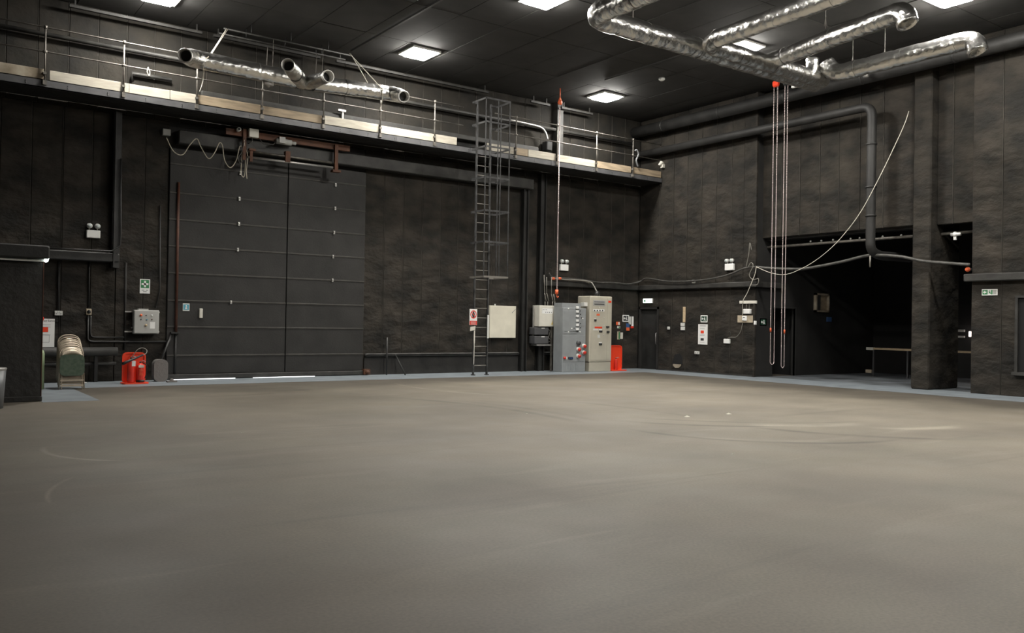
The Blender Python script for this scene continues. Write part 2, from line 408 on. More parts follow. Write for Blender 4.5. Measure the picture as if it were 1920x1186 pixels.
# right wall
YA, YP1, YP2, YB = 16.48, 11.62, 11.15, 10.13
LZ = 4.18
DY0, DY1 = 21.36, 20.46
wr = MB()
wr.box((W+.04, YA, 0), (W+.35, DY1, HC+.1)); wr.box((W+.04, DY1, 2.12), (W+.35, D+.3, HC+.1)); wr.box((W+.04, DY0, 0), (W+.35, D+.3, 2.12))
wr.box((W+.34, YP1, LZ), (W+.6, YA, HC+.1)); wr.box((W+.34, YB, LZ-.02), (W+.6, YP2, HC+.1))
wr.box((W+.04, Y0-.2, 0), (W+.5, YB, HC+.1))
wr = S('wall_right', wr, 'skin_black')
XFR = XR()
boards(wr, XFR, [-DY1, -19.85, -19.24, -18.63, -18.02, -17.41, -16.92, -YA], 0, 2.66)
boards(wr, XFR, [-D, -DY1], 2.12, 2.66)
boards(wr, XFR, [-D, -20.46, -19.85, -19.24, -18.63, -18.02, -17.41, -16.92], 2.66, HC)
S('board', MB(XFR).bbox((-16.92, -.04, 2.66), (-YA, .03, HC), .015), 'board', wr)
XFR2 = XR(W+.3)
boards(wr, XFR2, [-YA, -15.8, -15.18, -14.52, -13.92, -13.28, -12.6, -YP1], LZ, HC)
boards(wr, XFR2, [-YP2, -10.75, -YB], LZ-.04, HC)
boards(wr, XFR, frange(-YB, -7.0, .69)+[-4, -1, 5], 0, HC)
# pillar between the two openings
pl = S('trim_4', MB().bbox((W, YP2, 0), (22.35, YP1, HC), .03), 'board')
S('trim_5', MB(XFR).box((-16.51, -.02, 0), (-YA+.04, .05, HC)), 'board_b')
# lintel underside beams
S('trim_6', MB().box((W+.45, YP1, LZ-.06), (W+.8, YA, LZ+.28)), 'steel_black')
# dark bay behind openings
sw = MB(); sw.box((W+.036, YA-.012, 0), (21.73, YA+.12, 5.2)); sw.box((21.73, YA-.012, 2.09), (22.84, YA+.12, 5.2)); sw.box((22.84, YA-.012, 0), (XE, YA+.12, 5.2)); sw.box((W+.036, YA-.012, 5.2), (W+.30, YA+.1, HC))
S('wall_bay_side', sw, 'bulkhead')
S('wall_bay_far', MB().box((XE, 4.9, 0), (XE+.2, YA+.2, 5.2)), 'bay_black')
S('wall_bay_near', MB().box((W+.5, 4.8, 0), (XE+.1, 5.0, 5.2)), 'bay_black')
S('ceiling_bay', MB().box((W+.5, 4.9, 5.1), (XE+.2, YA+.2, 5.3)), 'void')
cl = MB(); cl.box((21.6, YA+1.5, 0), (23.0, YA+1.6, 2.4)); cl.box((21.6, YA+.12, 2.3), (23, YA+1.6, 2.4)); cl.box((21.55, YA+.12, 0), (21.65, YA+1.6, 2.4)); cl.box((22.95, YA+.12, 0), (23.05, YA+1.6, 2.4))
S('wall_closet', cl, 'void')
# ledge on right wall + skirt beams
lz0 = 2.70
S('trim_7', MB(XFR).bbox((-D, 0, lz0), (-YA, .16, lz0+.16), .02).box((-YA-.02, -1.2, lz0), (-YA+.16, .16, lz0+.16)), 'dusty_black')
S('trim_8', MB(XFR).bbox((-YB-.12, 0, lz0-.03), (4.9, .16, lz0+.15), .02), 'dusty_black')
# beam along the back wall at right, meeting the ledge
S('trim_9', MB(XFB).bbox((16.6, 0, lz0), (W-.16, .14, lz0+.16), .02), 'dusty_black')
# upright steel columns on back wall
for (xa, xb_, z1) in ((15.74, 15.93, 5.7), (16.40, 16.62, 6.2)):
    S('trim_10' if z1 < 6 else 'trim_11', MB(XFB).box((xa, 0, 0), (xa+.03, .2, z1)).box((xb_-.03, 0, 0), (xb_, .2, z1)).box((xa, .09, 0), (xb_, .12, z1)), 'steel_black')
x0_, x1_, z0_, z1_ = rb(1036, 200, 1043, 300)
S('trim_12', MB(XFB).box((x0_, 0, 6.3), (x1_+.08, .25, HC)), 'dusty_black')
# steel frame, left
S('trim_13', MB(XFB).box((4.0, 0, 2.62), (4.16, .2, 6.2)).box((4.02, .03, 2.62), (4.05, .24, 6.2)), 'steel_black')
za = PB(150, 472).z; zb = PB(150, 489).z
S('trim_14', MB(XFB).bbox((-1, 0, zb), (4.16, .22, za), .02), 'steel_black')
# skirt beam with dusty top along back wall right of the door
zs = PB(850, 663).z
S('trim_15', MB(XFB).bbox((DX1+.05, 0, zs-.05), (15.72, .12, zs+.04), .03), 'dusty_black')
S('baseboard_back', MB(XFB).box((DX1+.05, 0, 0), (15.72, .03, zs-.06)), 'skin_black')
S('trim_16', MB(XFB).bbox((16.65, 0, zs-.05), (20.0, .10, zs+.04), .03), 'steel_black')
S('baseboard_right', MB(XFR).box((-DY1+.02, 0, 0), (-YA, .025, .05)), 'dusty_black')
# header beam above big door
zt0, zt1 = 5.66, 5.98
S('trim_17', MB(XFB).box((5.4, 0, zt0), (16.05, .04, zt1)).bbox((5.4, 0, zt0), (16.05, .28, zt1), .02), 'dusty_black')
# big dark beam on the back wall behind the gantry
xa, xb_, _, _ = rb(380, 150, 1012, 300)
S('trim_18', MB(XFB).bbox((5.9, 0, 6.85), (16.2, .3, 7.0), .02).box((5.9, 0, 6.68), (16.2, .08, 6.85)), 'dusty_black')

# big sliding door, two leaves of eight panels
dr = thing('door_1', None, None, (DX0, D, 0), kind='structure')
jz = [PB(525, y).z for y in ((331), (381), (427.5), (474), (521), (568.5), (614.5), (664.5))]
zc = [DZ1+.02] + [ (a) for a in jz] + [.13]
dm = (PB(542, 330).x + PB(530, 690).x)/2
for (a, b) in ((DX0, dm-.012), (dm+.012, DX1)):
    for k in range(len(zc)-1):
        t, bt = zc[k], zc[k+1]
        S('panel', MB(XFB).bbox((a, -.06, bt+.006), (b, .05, t-.006), .008), 'door_black', dr)
        if k: S('rib', MB(XFB).bbox((a, .04, t-.018), (b, .062, t+.022), .006), 'door_rib', dr)
S('bottom_rail', MB(XFB).bbox((DX0-.05, -.02, .02), (DX1+.08, .12, .13), .01), 'dusty_black', dr)
S('meeting_gap', MB(XFB).box((dm-.02, -.07, .13), (dm+.02, .02, DZ1)), 'void', dr)
for i, (px, py) in enumerate(((449, 325), (447, 373), (446, 420), (444, 468), (627, 347), (626, 391), (624, 436), (622, 481), (621, 525), (431, 566))):
    p = PB(px, py); S('bolt', MB(XFB).box((p.x-.022, .07, p.z-.045), (p.x+.022, .10, p.z+.045), m='galv').cyl((p.x, .1, p.z), (p.x, .115, p.z), .016, 8, m='galv'), 'galv', dr)
S('wheel_bracket', MB(XFB).box((DX1-.02, .05, .03), (DX1+.16, .2, .17)).cyl((DX1+.07, .2, .09), (DX1+.07, .24, .09), .06, 12), 'rust', dr)
S('handle', MB(XFB).bbox((PB(372, 590).x, .05, PB(372, 596).z), (PB(378, 590).x, .10, PB(372, 578).z), .01), 'offwhite', dr)
# glowing strip that stands in for daylight in the gap under the door
S('daylight_strip', MB(XFB).box((DX0+.15, .125, 0.004), (6.9, .135, .02)).box((7.35, .125, .004), (9.0, .135, .018)), 'daylight')      # daylight showing under the big door
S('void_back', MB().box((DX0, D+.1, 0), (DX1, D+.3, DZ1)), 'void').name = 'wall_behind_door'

# fire exit door (right wall)
d2 = thing('door_2', None, None, (W, (DY0+DY1)/2, 0), kind='structure')
S('leaf', MB(XFR).bbox((-DY0+.05, -.10, .01), (-DY1-.05, -.06, 2.05), .006), 'steel_black', d2)
S('door_frame', MB(XFR).box((-DY0, -.1, 0), (-DY0+.05, .03, 2.12)).box((-DY1-.05, -.1, 0), (-DY1, .03, 2.12)).box((-DY0, -.1, 2.05), (-DY1, .03, 2.12)), 'door_black', d2)
hx = -DY1-.12
S('pull_handle', MB(XFR).tube([(hx, -.06, .85), (hx, .0, .87), (hx, .0, 1.23), (hx, -.06, 1.25)], .012, 8), 'galv', d2)
S('push_plate', MB(XFR).box((hx-.06, -.06, 1.3), (hx+.03, -.055, 1.45)), 'dark_metal', d2)
# doorway in bay side
S('door_3', MB(XB(YA)).box((21.68, -.05, 0), (21.73, .02, 2.12)).box((22.84, -.05, 0), (22.89, .02, 2.12)).box((21.68, -.05, 2.09), (22.89, .02, 2.14)), 'steel_black')
# window frame at right edge
u0 = -PR(1910, 620).y; wz0, wz1 = PR(1914, 695).z, PR(1914, 558).z
wd = thing('window_1', None, None, (W, -u0-.6, wz0), kind='structure')
S('window_frame', MB(XFR).box((u0-.06, 0, wz0-.05), (u0, .06, wz1+.05)).box((u0, 0, wz1), (u0+1.3, .06, wz1+.05)).box((u0-.1, 0, wz0-.1), (u0+1.35, .12, wz0-.03)).box((u0+1.24, 0, wz0), (u0+1.3, .06, wz1)), 'dusty_black', wd)
S('pane', MB(XFR).box((u0, .0, wz0-.03), (u0+1.24, .012, wz1)), 'void', wd)

# near black box room at left
BY, BX = 16.88, 2.08
S('wall_booth', MB().bbox((X0, BY, 0), (BX, D-.3, PB(80, 492, BY).z), .01).bbox((X0, BY-.03, .0), (BX+.02, BY+.05, .09), .01), 'booth_skin')
bz0, bz1 = PB(40, 488, BY).z, PB(40, 459, BY).z
S('trim_20', MB().bbox((X0, BY-.22, bz0+.04), (BX+.07, D-.3, bz1), .02), 'steel_black')
S('trim_21', MB().box((BX, BY-.005, 0), (BX+.012, BY+.02, bz0)), 'rust_pipe')

# ================================================================== LIGHTS
LAMPS = [(4.57, 19.69, 'square ceiling light cut by the picture top, above the left end of the gantry'),
    (11.0, 19.55, 'square ceiling light above the middle of the gantry, right of the slung foil ducts'),
    (17.63, 19.66, 'square ceiling light over the far corner, above the fire exit'),
    (11.28, 14.62, 'square ceiling light at the picture top, left of the main foil duct bend'),
    (17.12, 14.02, 'small looking square ceiling light seen between the big foil ducts'),
    (17.95, 9.2, 'square ceiling light at the picture top, above the rightmost foil duct'),
    (11.2, 9.2, 'ceiling light out of view above the middle of the open floor'),
    (11.2, 4.0, 'ceiling light out of view over the near floor'),
    (17.9, 4.0, 'ceiling light out of view over the near right corner'),
    (11.2, -1.3, 'ceiling light out of view behind and right of the camera')]
for lx, ly, lab in LAMPS:
    if 1:
        if 1:
            t = thing('ceiling_light', lab, 'ceiling light', (lx, ly, HC), 'high bay lights on the black ceiling')
            s = .36
            MB().box((lx-s-.05, ly-s-.05, HC-.05), (lx-s, ly+s+.05, HC)).box((lx+s, ly-s-.05, HC-.05), (lx+s+.05, ly+s+.05, HC)).box((lx-s, ly-s-.05, HC-.05), (lx+s, ly-s, HC)).box((lx-s, ly+s, HC-.05), (lx+s, ly+s+.05, HC)).build('frame', 'white_dull', t)
            g = MB(); a = s*.8
            g._add([(lx-s, ly-s, HC-.05), (lx+s, ly-s, HC-.05), (lx+s, ly+s, HC-.05), (lx-s, ly+s, HC-.05), (lx-a, ly-a, HC-.11), (lx+a, ly-a, HC-.11), (lx+a, ly+a, HC-.11), (lx-a, ly+a, HC-.11)],
                   [(4, 7, 6, 5), (0, 4, 5, 1), (1, 5, 6, 2), (2, 6, 7, 3), (3, 7, 4, 0), (0, 1, 2, 3)])
            g.build('diffuser', 'lamp', t)

# ================================================================== GANTRY
GY = 20.40
gz = 6.30; dk = 6.47
gt = thing('gantry', 'long steel walkway with tube handrail and timber kickboards high on the back wall', 'walkway', (9, GY, gz))
MB(XB(GY)).box((X0+.1, -.01, gz), (W-.02, 0.02, dk)).box((X0+.1, -.06, dk-.015), (W-.02, .02, dk)).box((X0+.1, -.06, gz), (W-.02, .02, gz+.015)).build('fascia_channel', 'steel_grey', gt)
MB().box((X0+.1, GY+.02, dk-.05), (W-.02, D-.32, dk-.01)).build('deck', 'skin_black', gt)
MB().box((X0+.1, GY+.02, gz+.012), (W-.02, D-.02, gz+.03)).build('soffit', 'skin_black', gt)
x = X0+1
while x < W:
    MB().box((x, GY+.02, gz+.03), (x+.08, D-.05, dk-.06)).build('joist', 'steel_black', gt); x += 1.57
tb = [(-.6, 1.0, 'timber_tan'), (1.02, 2.45, 'timber_stain'), (2.56, 3.96, 'timber_white'), (4.03, 4.12, 'timber_white'), (4.125, 4.99, 'timber_white'), (5.0, 5.57, 'timber_white'), (5.62, 7.1, 'timber_tan'), (7.13, 8.68, 'timber_tan'),
      (8.76, 10.28, 'timber_white'), (10.33, 12.0, 'timber_white'), (12.02, 12.72, 'timber_white'), (13.75, 14.70, 'timber_white'), (14.78, 15.22, 'timber_tan'), (15.235, 16.28, 'timber_white'), (16.34, 17.88, 'timber_white'), (17.93, 19.45, 'timber_tan'), (19.53, W-.05, 'timber_tan')]
for a, b, mn in tb:
    h = .215+random.uniform(-.008, .008)
    o = MB(XB(GY+.02)).bbox((a, 0, dk+.002), (b, .03, dk+h), .005).build('kickboard', mn, gt)
posts = [2.46, 4.0, 5.58, 7.13, 8.71, 10.31, 11.97, 14.75, 16.31, 17.91, 19.49, .9, -.7]
for i, px in enumerate(posts):
    MB(XB(GY)).cyl((px, .045, dk-.09), (px, .045, 7.56), .018, 10).box((px-.035, .02, dk-.12), (px+.035, .075, dk-.02)).box((px-.03, .0, dk+.1), (px+.03, .07, dk+.15)).cyl((px, .045, 7.53), (px, .045, 7.60), .034, 10).cyl((px-.04, .045, 7.05), (px+.04, .045, 7.05), .03, 8).build('post', 'rail', gt)
for nm, z in (('top_rail', 7.565), ('mid_rail', 7.05)):
    MB().cyl((X0+.2, GY-.045, z), (12.9, GY-.045, z), .016, 10).cyl((13.98, GY-.045, z), (W-.1, GY-.045, z), .016, 10).build(nm, 'rail', gt)
g = MB(XB(GY))
for x in [k*.785+.55 for k in range(26)]:
    for dz in (.05, .10): g.cyl((x, .02, gz+dz), (x, .03, gz+dz), .011, 6); 
g.build('bolts', 'ink', gt, kind='stuff')
for x in (5.5, 10.9, 16.2): MB(XB(GY)).box((x-.1, .02, gz+.01), (x+.1, .027, dk-.01)).build('splice_plate', 'steel_grey', gt)

# ladder with safety cage
LXa, LXb, LYr = 13.27, 13.73, 20.2
ld = thing('ladder', 'tall caged steel ladder rising from the floor to the gantry', 'ladder', (13.5, LYr, 0))
for x in (LXa, LXb):
    MB().box((x-.02, LYr-.03, 0.005), (x+.02, LYr+.03, 7.75)).box((x-.04, LYr-.06, .004), (x+.04, LYr+.06, .03)).build('rail', 'cage', ld)
z = .28
while z < 6.4:
    MB().cyl((LXa, LYr, z), (LXb, LYr, z), .012, 8).build('rung', 'rung', ld); z += .27
CXa, CXb, CYn = 13.10, 13.93, 19.5
hz = [2.48+.002] + [PB(936, y, 19.85).z for y in (457, 400, 339, 283)] + [7.05, 7.70]
hz[0] = PB(920, 519, 19.6).z
for i, z in enumerate(hz):
    mt = 'rung' if i == 0 else 'cage'
    MB().box((CXa, CYn, z-.025), (CXa+.01, LYr, z+.025)).box((CXb-.01, CYn, z-.025), (CXb, LYr, z+.025)).box((CXa, CYn-.005, z-.025), (CXb, CYn+.005, z+.025)).box((CXa, LYr-.005, z-.025), (LXa, LYr+.005, z+.025)).box((LXb, LYr-.005, z-.025), (CXb, LYr+.005, z+.025)).build('hoop', mt, ld)
for (x, y) in ((CXa+.012, 19.95), (CXa+.012, CYn+.02), (13.52, CYn+.01), (CXb-.012, CYn+.02), (CXb-.012, 19.95)):
    MB().box((x-.012, y-.012, hz[0]), (x+.012, y+.012, 7.72)).build('cage_bar', 'cage', ld)
zz = PB(884, 701, 20.2).z
MB().prism([(LXa-.012, .3), (LXa+.008, .34), (LXa+.012, .9), (LXa+.022, .92), (LXa+.022, 1.28), (LXa-.018, 1.25), (LXa-.02, 1.0), (LXa-.008, .8)], LYr-.034, LYr-.028).build('worn_paint', 'offwhite', ld)
MB().bbox((LXb-.028, LYr-.05, 1.05), (LXb+.028, LYr-.03, 1.72), .004).build('white_strip', 'white_dull', ld)
# signs on ladder
x0_, x1_, z0_, z1_ = rb(881, 579, 895, 609, LYr-.06); xf = XB(LYr-.04)
t = thing('prohibition_sign', 'red and white no climbing sign fixed on the caged ladder', 'sign', ((x0_+x1_)/2, LYr-.04, z0_))
MB(xf).box((x0_, 0, z0_), (x1_, .01, z1_)).build('plate', 'white', t)
zc_ = z0_+(z1_-z0_)*.66; r_ = (x1_-x0_)*.42; xm = (x0_+x1_)/2
g = MB(xf); n = 20
for i in range(n):
    a, b = 2*math.pi*i/n, 2*math.pi*(i+1)/n
    g.prism([(xm+r_*math.cos(a), zc_+r_*1.1*math.sin(a)), (xm+r_*math.cos(b), zc_+r_*1.1*math.sin(b)), (xm+r_*.76*math.cos(b), zc_+r_*.84*math.sin(b)), (xm+r_*.76*math.cos(a), zc_+r_*.84*math.sin(a))][::-1], .012, .014)
g.prism([(xm-r_*.62, zc_+r_*.5), (xm-r_*.5, zc_+r_*.65), (xm+r_*.6, zc_-r_*.5), (xm+r_*.5, zc_-r_*.65)], .012, .0145)
g.box((x0_+.005, .01, z0_+.005), (x1_-.005, .012, z0_+(z1_-z0_)*.27)); g.build('red_print', 'red', t)
MB(xf).prism([(xm-.03, zc_-.09), (xm+.03, zc_-.09), (xm+.045, zc_+.0), (xm+.02, zc_+.09), (xm-.015, zc_+.08), (xm-.05, zc_)], .0105, .0125).build('figure', 'ink', t)
g = MB(xf); 
for k in range(3): g.box((x0_+.04, .012, z0_+.025+k*.03), (x1_-.04, .0135, z0_+.035+k*.03))
g.build('text_lines', 'white_dull', t)
x0_, x1_, z0_, z1_ = rb(882, 611, 892, 619, LYr-.06)
tag(MB(xf).prism([(x0_, z0_-.02), (x1_-.01, z0_+.01), (x1_, z1_), (x0_+.01, z1_-.02)], 0, .008).build('tag', 'offwhite'), 'small tilted white tag below the sign on the ladder', 'tag')

# ================================================================== FOIL DUCTS
def duct(name, label, path, r, group, r_in=True, fil=.45, ends=(1, 1), taper=1.0):
    P = fillet(path, fil, 8); P = [q for k, q in enumerate(P) if k == 0 or (q-P[k-1]).length > 1e-4]; L = [0]
    for i in range(1, len(P)): L.append(L[-1]+(P[i]-P[i-1]).length)
    # resample
    tot = L[-1]; n = int(tot/.06); Q = []; k = 0
    for i in range(n+1):
        s = tot*i/n
        while k < len(L)-2 and L[k+1] < s: k += 1
        Q.append(P[k].lerp(P[k+1], (s-L[k])/max(1e-6, L[k+1]-L[k])))
    rnd = random.Random(len(label)); R = []; ph = rnd.random()*6
    for i in range(n+1):
        s = tot*i/n; f = abs(math.sin(math.pi*s/.62+ph))
        R.append(r*(1 + .022*math.sin(s*9+ph) + rnd.uniform(-.018, .018) - .05*(1-f)**6))
        if ends[0] and taper < 1 and s < .7: R[-1] *= taper+(1-taper)*s/.7
        if ends[1] and taper < 1 and tot-s < .7: R[-1] *= taper+(1-taper)*(tot-s)/.7
    t = thing(name, label, 'duct', tuple(Q[0]), group)
    MB().tube([tuple(q) for q in Q], R, 20, caps=False).build('foil_sleeve', 'foil', t)
    m = MB()
    for e, c in ((0, ends[0]), (1, ends[1])):
        a = Q[0] if e == 0 else Q[-1]; b = Q[4] if e == 0 else Q[-5]; tt = (a-b).normalized()
        if c:
            rad = R[0] if e == 0 else R[-1]
            MB().rings(a, tt, [(-.05, rad*1.03), (.02, rad*1.05), (.03, rad*1.02), (.025, rad*.88), (-.20, rad*.84)]).build('end_rim', 'foil_rim' if taper < 1 else 'foil', t)
            MB().rings(a, tt, [(-.19, rad*.85), (-.20, .001)]).build('dark_opening', 'dark_metal', t)
    s = .9; m = MB(); nb = 0
    while s < tot-.4:
        i = int(s/tot*n); q, q2 = Q[i], Q[min(n, i+1)]; tt = (q2-q).normalized()
        MB().tube([tuple(q-tt*.03), tuple(q+tt*.03)], [R[i]*1.035]*2, 20, caps=False).build('tape_band', 'foil', t); s += rnd.uniform(1.0, 1.6)
    return t
zD = 7.56
def pz(x, y, z=zD): return tuple(PZ(x, y, z))
A = PZ(1112, 27, zD); YM = 12.75
main = [(A.x+.02, 9.2, zD), (A.x+.02, YM, zD), (PB(1530, 143, YM).x, YM+.0, zD)]
duct('foil_duct', 'long foil duct bending round the corner left of the other foil ducts', main, .215, 'foil ducts under the ceiling', ends=(0, 0))
b1 = PB(1285, 70, YM)
duct('foil_duct', 'foil duct running alongside the main one, bending towards the picture top', [(b1.x+.1, 8.4, zD+.02), (b1.x+.1, YM-.42, zD-.07), (PB(1520, 155, YM).x-.1, YM-.42, zD-.09)], .19, 'foil ducts under the ceiling', ends=(0, 0))
p3 = PB(1418, 103, YM); e3 = PZ(1690, 25, zD)
duct('foil_duct', 'foil duct branching off with a downturned open elbow, below the right ceiling light', [(p3.x+.15, YM+.1, zD+.02), (p3.x+.12, YM-.4, zD+.05), (e3.x, e3.y-.1, zD+.05), (e3.x, e3.y-.12, zD-.22)], .195, 'foil ducts under the ceiling', ends=(0, 1), fil=.34)
p4 = PZ(1560, 138, zD-.05); e4 = PZ(1822, 78, zD-.05)
duct('foil_duct', 'rightmost foil duct ending in a bright downturned elbow', [(p4.x-.05, p4.y+.12, zD+.22), (p4.x, p4.y, zD-.08), (e4.x, e4.y-.1, zD+.0), (e4.x, e4.y-.12, zD-.27)], .195, 'foil ducts under the ceiling', ends=(0, 1), fil=.32)
p5 = PZ(1523, 140, zD-.05)
duct('foil_duct', 'short upturned foil elbow between the main duct and the rightmost duct', [(p5.x-.35, p5.y+.1, zD-.08), (p5.x+.0, p5.y, zD-.08), (p5.x+.0, p5.y, zD+.30)], .15, 'foil ducts under the ceiling', ends=(0, 1), fil=.25)
duct('foil_duct', 'foil duct whose underside just dips into the top edge of the picture', [tuple(PZ(700, -24, 7.9)), tuple(PZ(790, -19, 7.9)), tuple(PZ(880, -40, 7.9))], .19, 'foil ducts under the ceiling', fil=.2)
# hanger wires of the big ducts
g_ = 'thin wires holding up the foil ducts'
for (px, py, lab) in ((1187, 44, 'thin hanger wire holding the long main foil duct'), (1548, 48, 'thin hanger wire holding the foil duct below the right ceiling light'), (1659, 103, 'longer thin hanger wire holding the rightmost foil duct'), (1599, 117, 'shorter thin hanger wire at the elbow of the rightmost foil duct')):
    p = PZ(px, py, zD+.18); t = MB(); t.cyl((p.x, p.y, zD+.12), (p.x, p.y, HC), .008, 6).tube([(p.x-.05, p.y, zD+.16), (p.x, p.y, zD+.34), (p.x+.05, p.y, zD+.16)], .006, 5)
    tag(t.build('hanger_wire', 'rail'), lab, 'wire', g_)

# twin ducts hung before the gantry
DYl = 19.35
def pl_(x, y, Y=DYl): return tuple(PB(x, y, Y))
gl = 'foil ducts slung in front of the gantry'
duct('foil_duct', 'long foil duct with open end at left, slung before the gantry', [tuple(PB(347, 104, DYl-.75)), pl_(362, 110), pl_(470, 132), pl_(553, 150)], .20, gl, ends=(1, 0), fil=.4, taper=.72)
duct('foil_duct', 'foil duct with open right end, slung before the gantry', [pl_(588, 156), pl_(680, 168), pl_(742, 177), tuple(PB(757, 181, DYl-.7))], .19, gl, ends=(0, 1), fil=.4, taper=.74)
duct('foil_duct', 'short foil stub with open mouth pointing up at the camera, left of the two stubs', [pl_(566, 154), tuple(PB(540, 122, DYl-1.5))], .165, gl, ends=(0, 1), taper=.86)
duct('foil_duct', 'short foil stub with open mouth pointing right, right of the two stubs', [pl_(578, 156), tuple(PB(615, 143, DYl-1.1))], .16, gl, ends=(0, 1), taper=.86)
tag(MB().tube([pl_(493, 150), pl_(503, 162), pl_(516, 148)], .035, 8).box(tuple(PB(495, 152, DYl)-Vector((0, .05, .02))), tuple(PB(512, 163, DYl)+Vector((0, .05, .02)))).build('duct_clamp', 'galv'), 'crumpled foil clamp hanging under the middle of the slung ducts', 'clamp')
# suspension bars at ceiling
zb_ = HC-.25
for (q0, q1, lab) in (((420, 53), (660, 105), 'upper thin black bar hung under ceiling above slung foil ducts'), ((411, 62), (647, 112), 'lower thin black bar hung under ceiling above slung foil ducts')):
    a, b = PZ(*q0, zb_), PZ(*q1, zb_); ym = (a.y+b.y)/2
    t = thing('suspension_bar', lab, 'bar', (a.x, ym, zb_), 'suspension bars above the slung ducts')
    MB().cyl((a.x, ym, zb_), (b.x, ym, zb_), .022, 8).build('bar', 'dusty_black', t)
    for k in (.2, .5, .8): MB().cyl((a.x+(b.x-a.x)*k, ym, zb_), (a.x+(b.x-a.x)*k, ym, HC), .01, 6).build('hanger', 'steel_black', t)
for (q0, q1, lab) in (((502, 88), (500, 124), 'leftmost thin wire to the slung foil duct'), ((513, 74), (511, 128), 'second thin wire to the slung foil duct'), ((594, 100), (592, 140), 'third thin wire, beside the foil stubs'), ((606, 92), (604, 138), 'rightmost thin wire, beside the foil stubs')):
    tag(MB().cyl(tuple(PB(*q0, DYl+.1)), tuple(PB(*q1, DYl+.1)), .007, 5).build('wire', 'rail'), lab, 'wire', 'thin wires above the slung ducts')
def rope(name, pts, r, m, lab, cat='rope', group=None, n=6):
    return tag(MB().tube([tuple(p) for p in spline(pts, n)], r, 6).build(name, m), lab, cat, group)
ra = PZ(425, 54, zb_); rb2 = PZ(655, 100, zb_)
rope('rope', [ra, PB(392, 105, DYl-.17), PB(382, 112, DYl-.2), PB(381, 140, DYl-.18), PB(376, 160, DYl-.18)], .011, 'rope', 'pale rope holding the left end of the slung foil duct')
rope('rope', [ra+Vector((.03, 0, 0)), PB(394, 106, DYl+.17), PB(384, 130, DYl+.1), PB(380, 155, DYl+.1), PB(374, 172, DYl)], .008, 'rope', 'thinner pale rope tail under the left end of the slung foil duct')
rope('rope', [rb2, PB(712, 162, DYl-.17), PB(716, 170, DYl-.2), PB(717, 185, DYl-.17), PB(712, 205, DYl-.17)], .011, 'rope', 'pale rope holding the right end of the slung foil duct, with hanging tail')
rope('rope', [rb2+Vector((.03, 0, 0)), PB(675, 130, DYl), PB(692, 160, DYl)], .009, 'rope', 'second pale rope on the right end of the slung foil duct')
rope('rope', [PB(278, 126, GY-.07), PB(276, 134, GY-.08), PB(279, 142, GY-.08), PB(281, 136, GY-.07), PB(278, 128, GY-.07)], .012, 'rope', 'small loop of pale rope knotted on the gantry middle rail')

# ================================================================== PIPES, TRACKS UNDER CEILING
def seg_pipe(name, pts, r, m, lab, cat='pipe', n=12, fil=0, group=None, rings=()):
    P = fillet(pts, fil, 8) if fil else [Vector(p) for p in pts]
    return tag(MB().tube([tuple(p) for p in P], r, n).build(name, m), lab, cat, group)
yk = D-.16
za = PB(180, 82, yk).z
seg_pipe('wall_pipe', [(X0, yk, za), (PB(1185, 262, yk).x, yk, za)], .05, 'dusty_black', 'long dusty pipe along the back wall behind the gantry handrail')
for (q0, q1, lab) in (((130, 24), (378, 68), 'black ceiling track above the left of the gantry'), ((400, 76), (600, 112), 'black ceiling track behind the slung foil ducts'), ((630, 121), (915, 188), 'black ceiling track left of the ladder top'), ((995, 194), (1030, 203), 'short black ceiling track left of the chain hoist'), ((1052, 210), (1110, 224), 'black ceiling track right of the chain hoist')):
    a, b = PB(*q0, D-.35), PB(*q1, D-.35); z = HC-.19
    tag(MB().box((a.x, D-.39, z-.03), (b.x, D-.31, z+.03)).box((a.x+.1, D-.36, z), (a.x+.13, D-.33, HC)).box((b.x-.13, D-.36, z), (b.x-.1, D-.33, HC)).build('ceiling_track', 'dusty_black'), lab, 'track', 'black tracks along the back edge of the ceiling')
# cross conduits (running away from the camera) on the ceiling
for (q0, lab) in (((659, 96), 'thin conduit on the ceiling left of the middle gantry light'), ((1135, 150), 'thin conduit crossing the ceiling over the far corner')):
    p = PZ(*q0, HC-.03)
    tag(MB().box((p.x-.03, 6, HC-.05), (p.x+.03, p.y, HC-.008)).build('ceiling_conduit', 'dusty_black'), lab, 'conduit', 'thin conduits across the ceiling')
# big pipe on top of right wall and second one below turning down
xk = W-.38
a, b = PR(1200, 250, xk), PR(1905, 82, xk); zt = HC-.45
t = thing('duct_pipe', 'thick black ventilation pipe along the top of the right wall', 'pipe', (xk, 10, zt))
MB().tube([(xk, D-.05, zt), (xk, Y0+.1, zt)], .18, 20).build('pipe', 'pipe_black', t)
for y in (20, 17.6, 15.2, 12.8, 10.4, 8): MB().tube([(xk, y-.03, zt), (xk, y+.03, zt)], .188, 20).build('collar', 'steel_black', t)
zp = (PR(1440, 240, W-.3).z)
yp = PR(1634, 300, W-.3).y
t = thing('drop_pipe', 'black pipe under the ceiling that turns down the right wall to the opening', 'pipe', (W-.3, yp, 4))
zl = PR(1638, 468, W-.3).z
MB().tube([tuple(p) for p in fillet([(W-.3, D-.05, zp), (W-.3, yp, zp), (W-.3, yp, zl), (W+.1, yp, zl-.12), (W+1.6, yp, zl-.1)], .28, 8)], .12, 16).build('pipe', 'pipe_black', t)
for z in (zp-1.0, 5.2, 4.45): MB().tube([(W-.3, yp, z-.02), (W-.3, yp, z+.02)], .14, 16).build('joint_ring', 'steel_black', t)
g = MB().cyl((W-.3, yp, zl-.15), (W-.3, yp, zl-.45), .02, 6); g.build('drip_stub', 'cable_light', t)

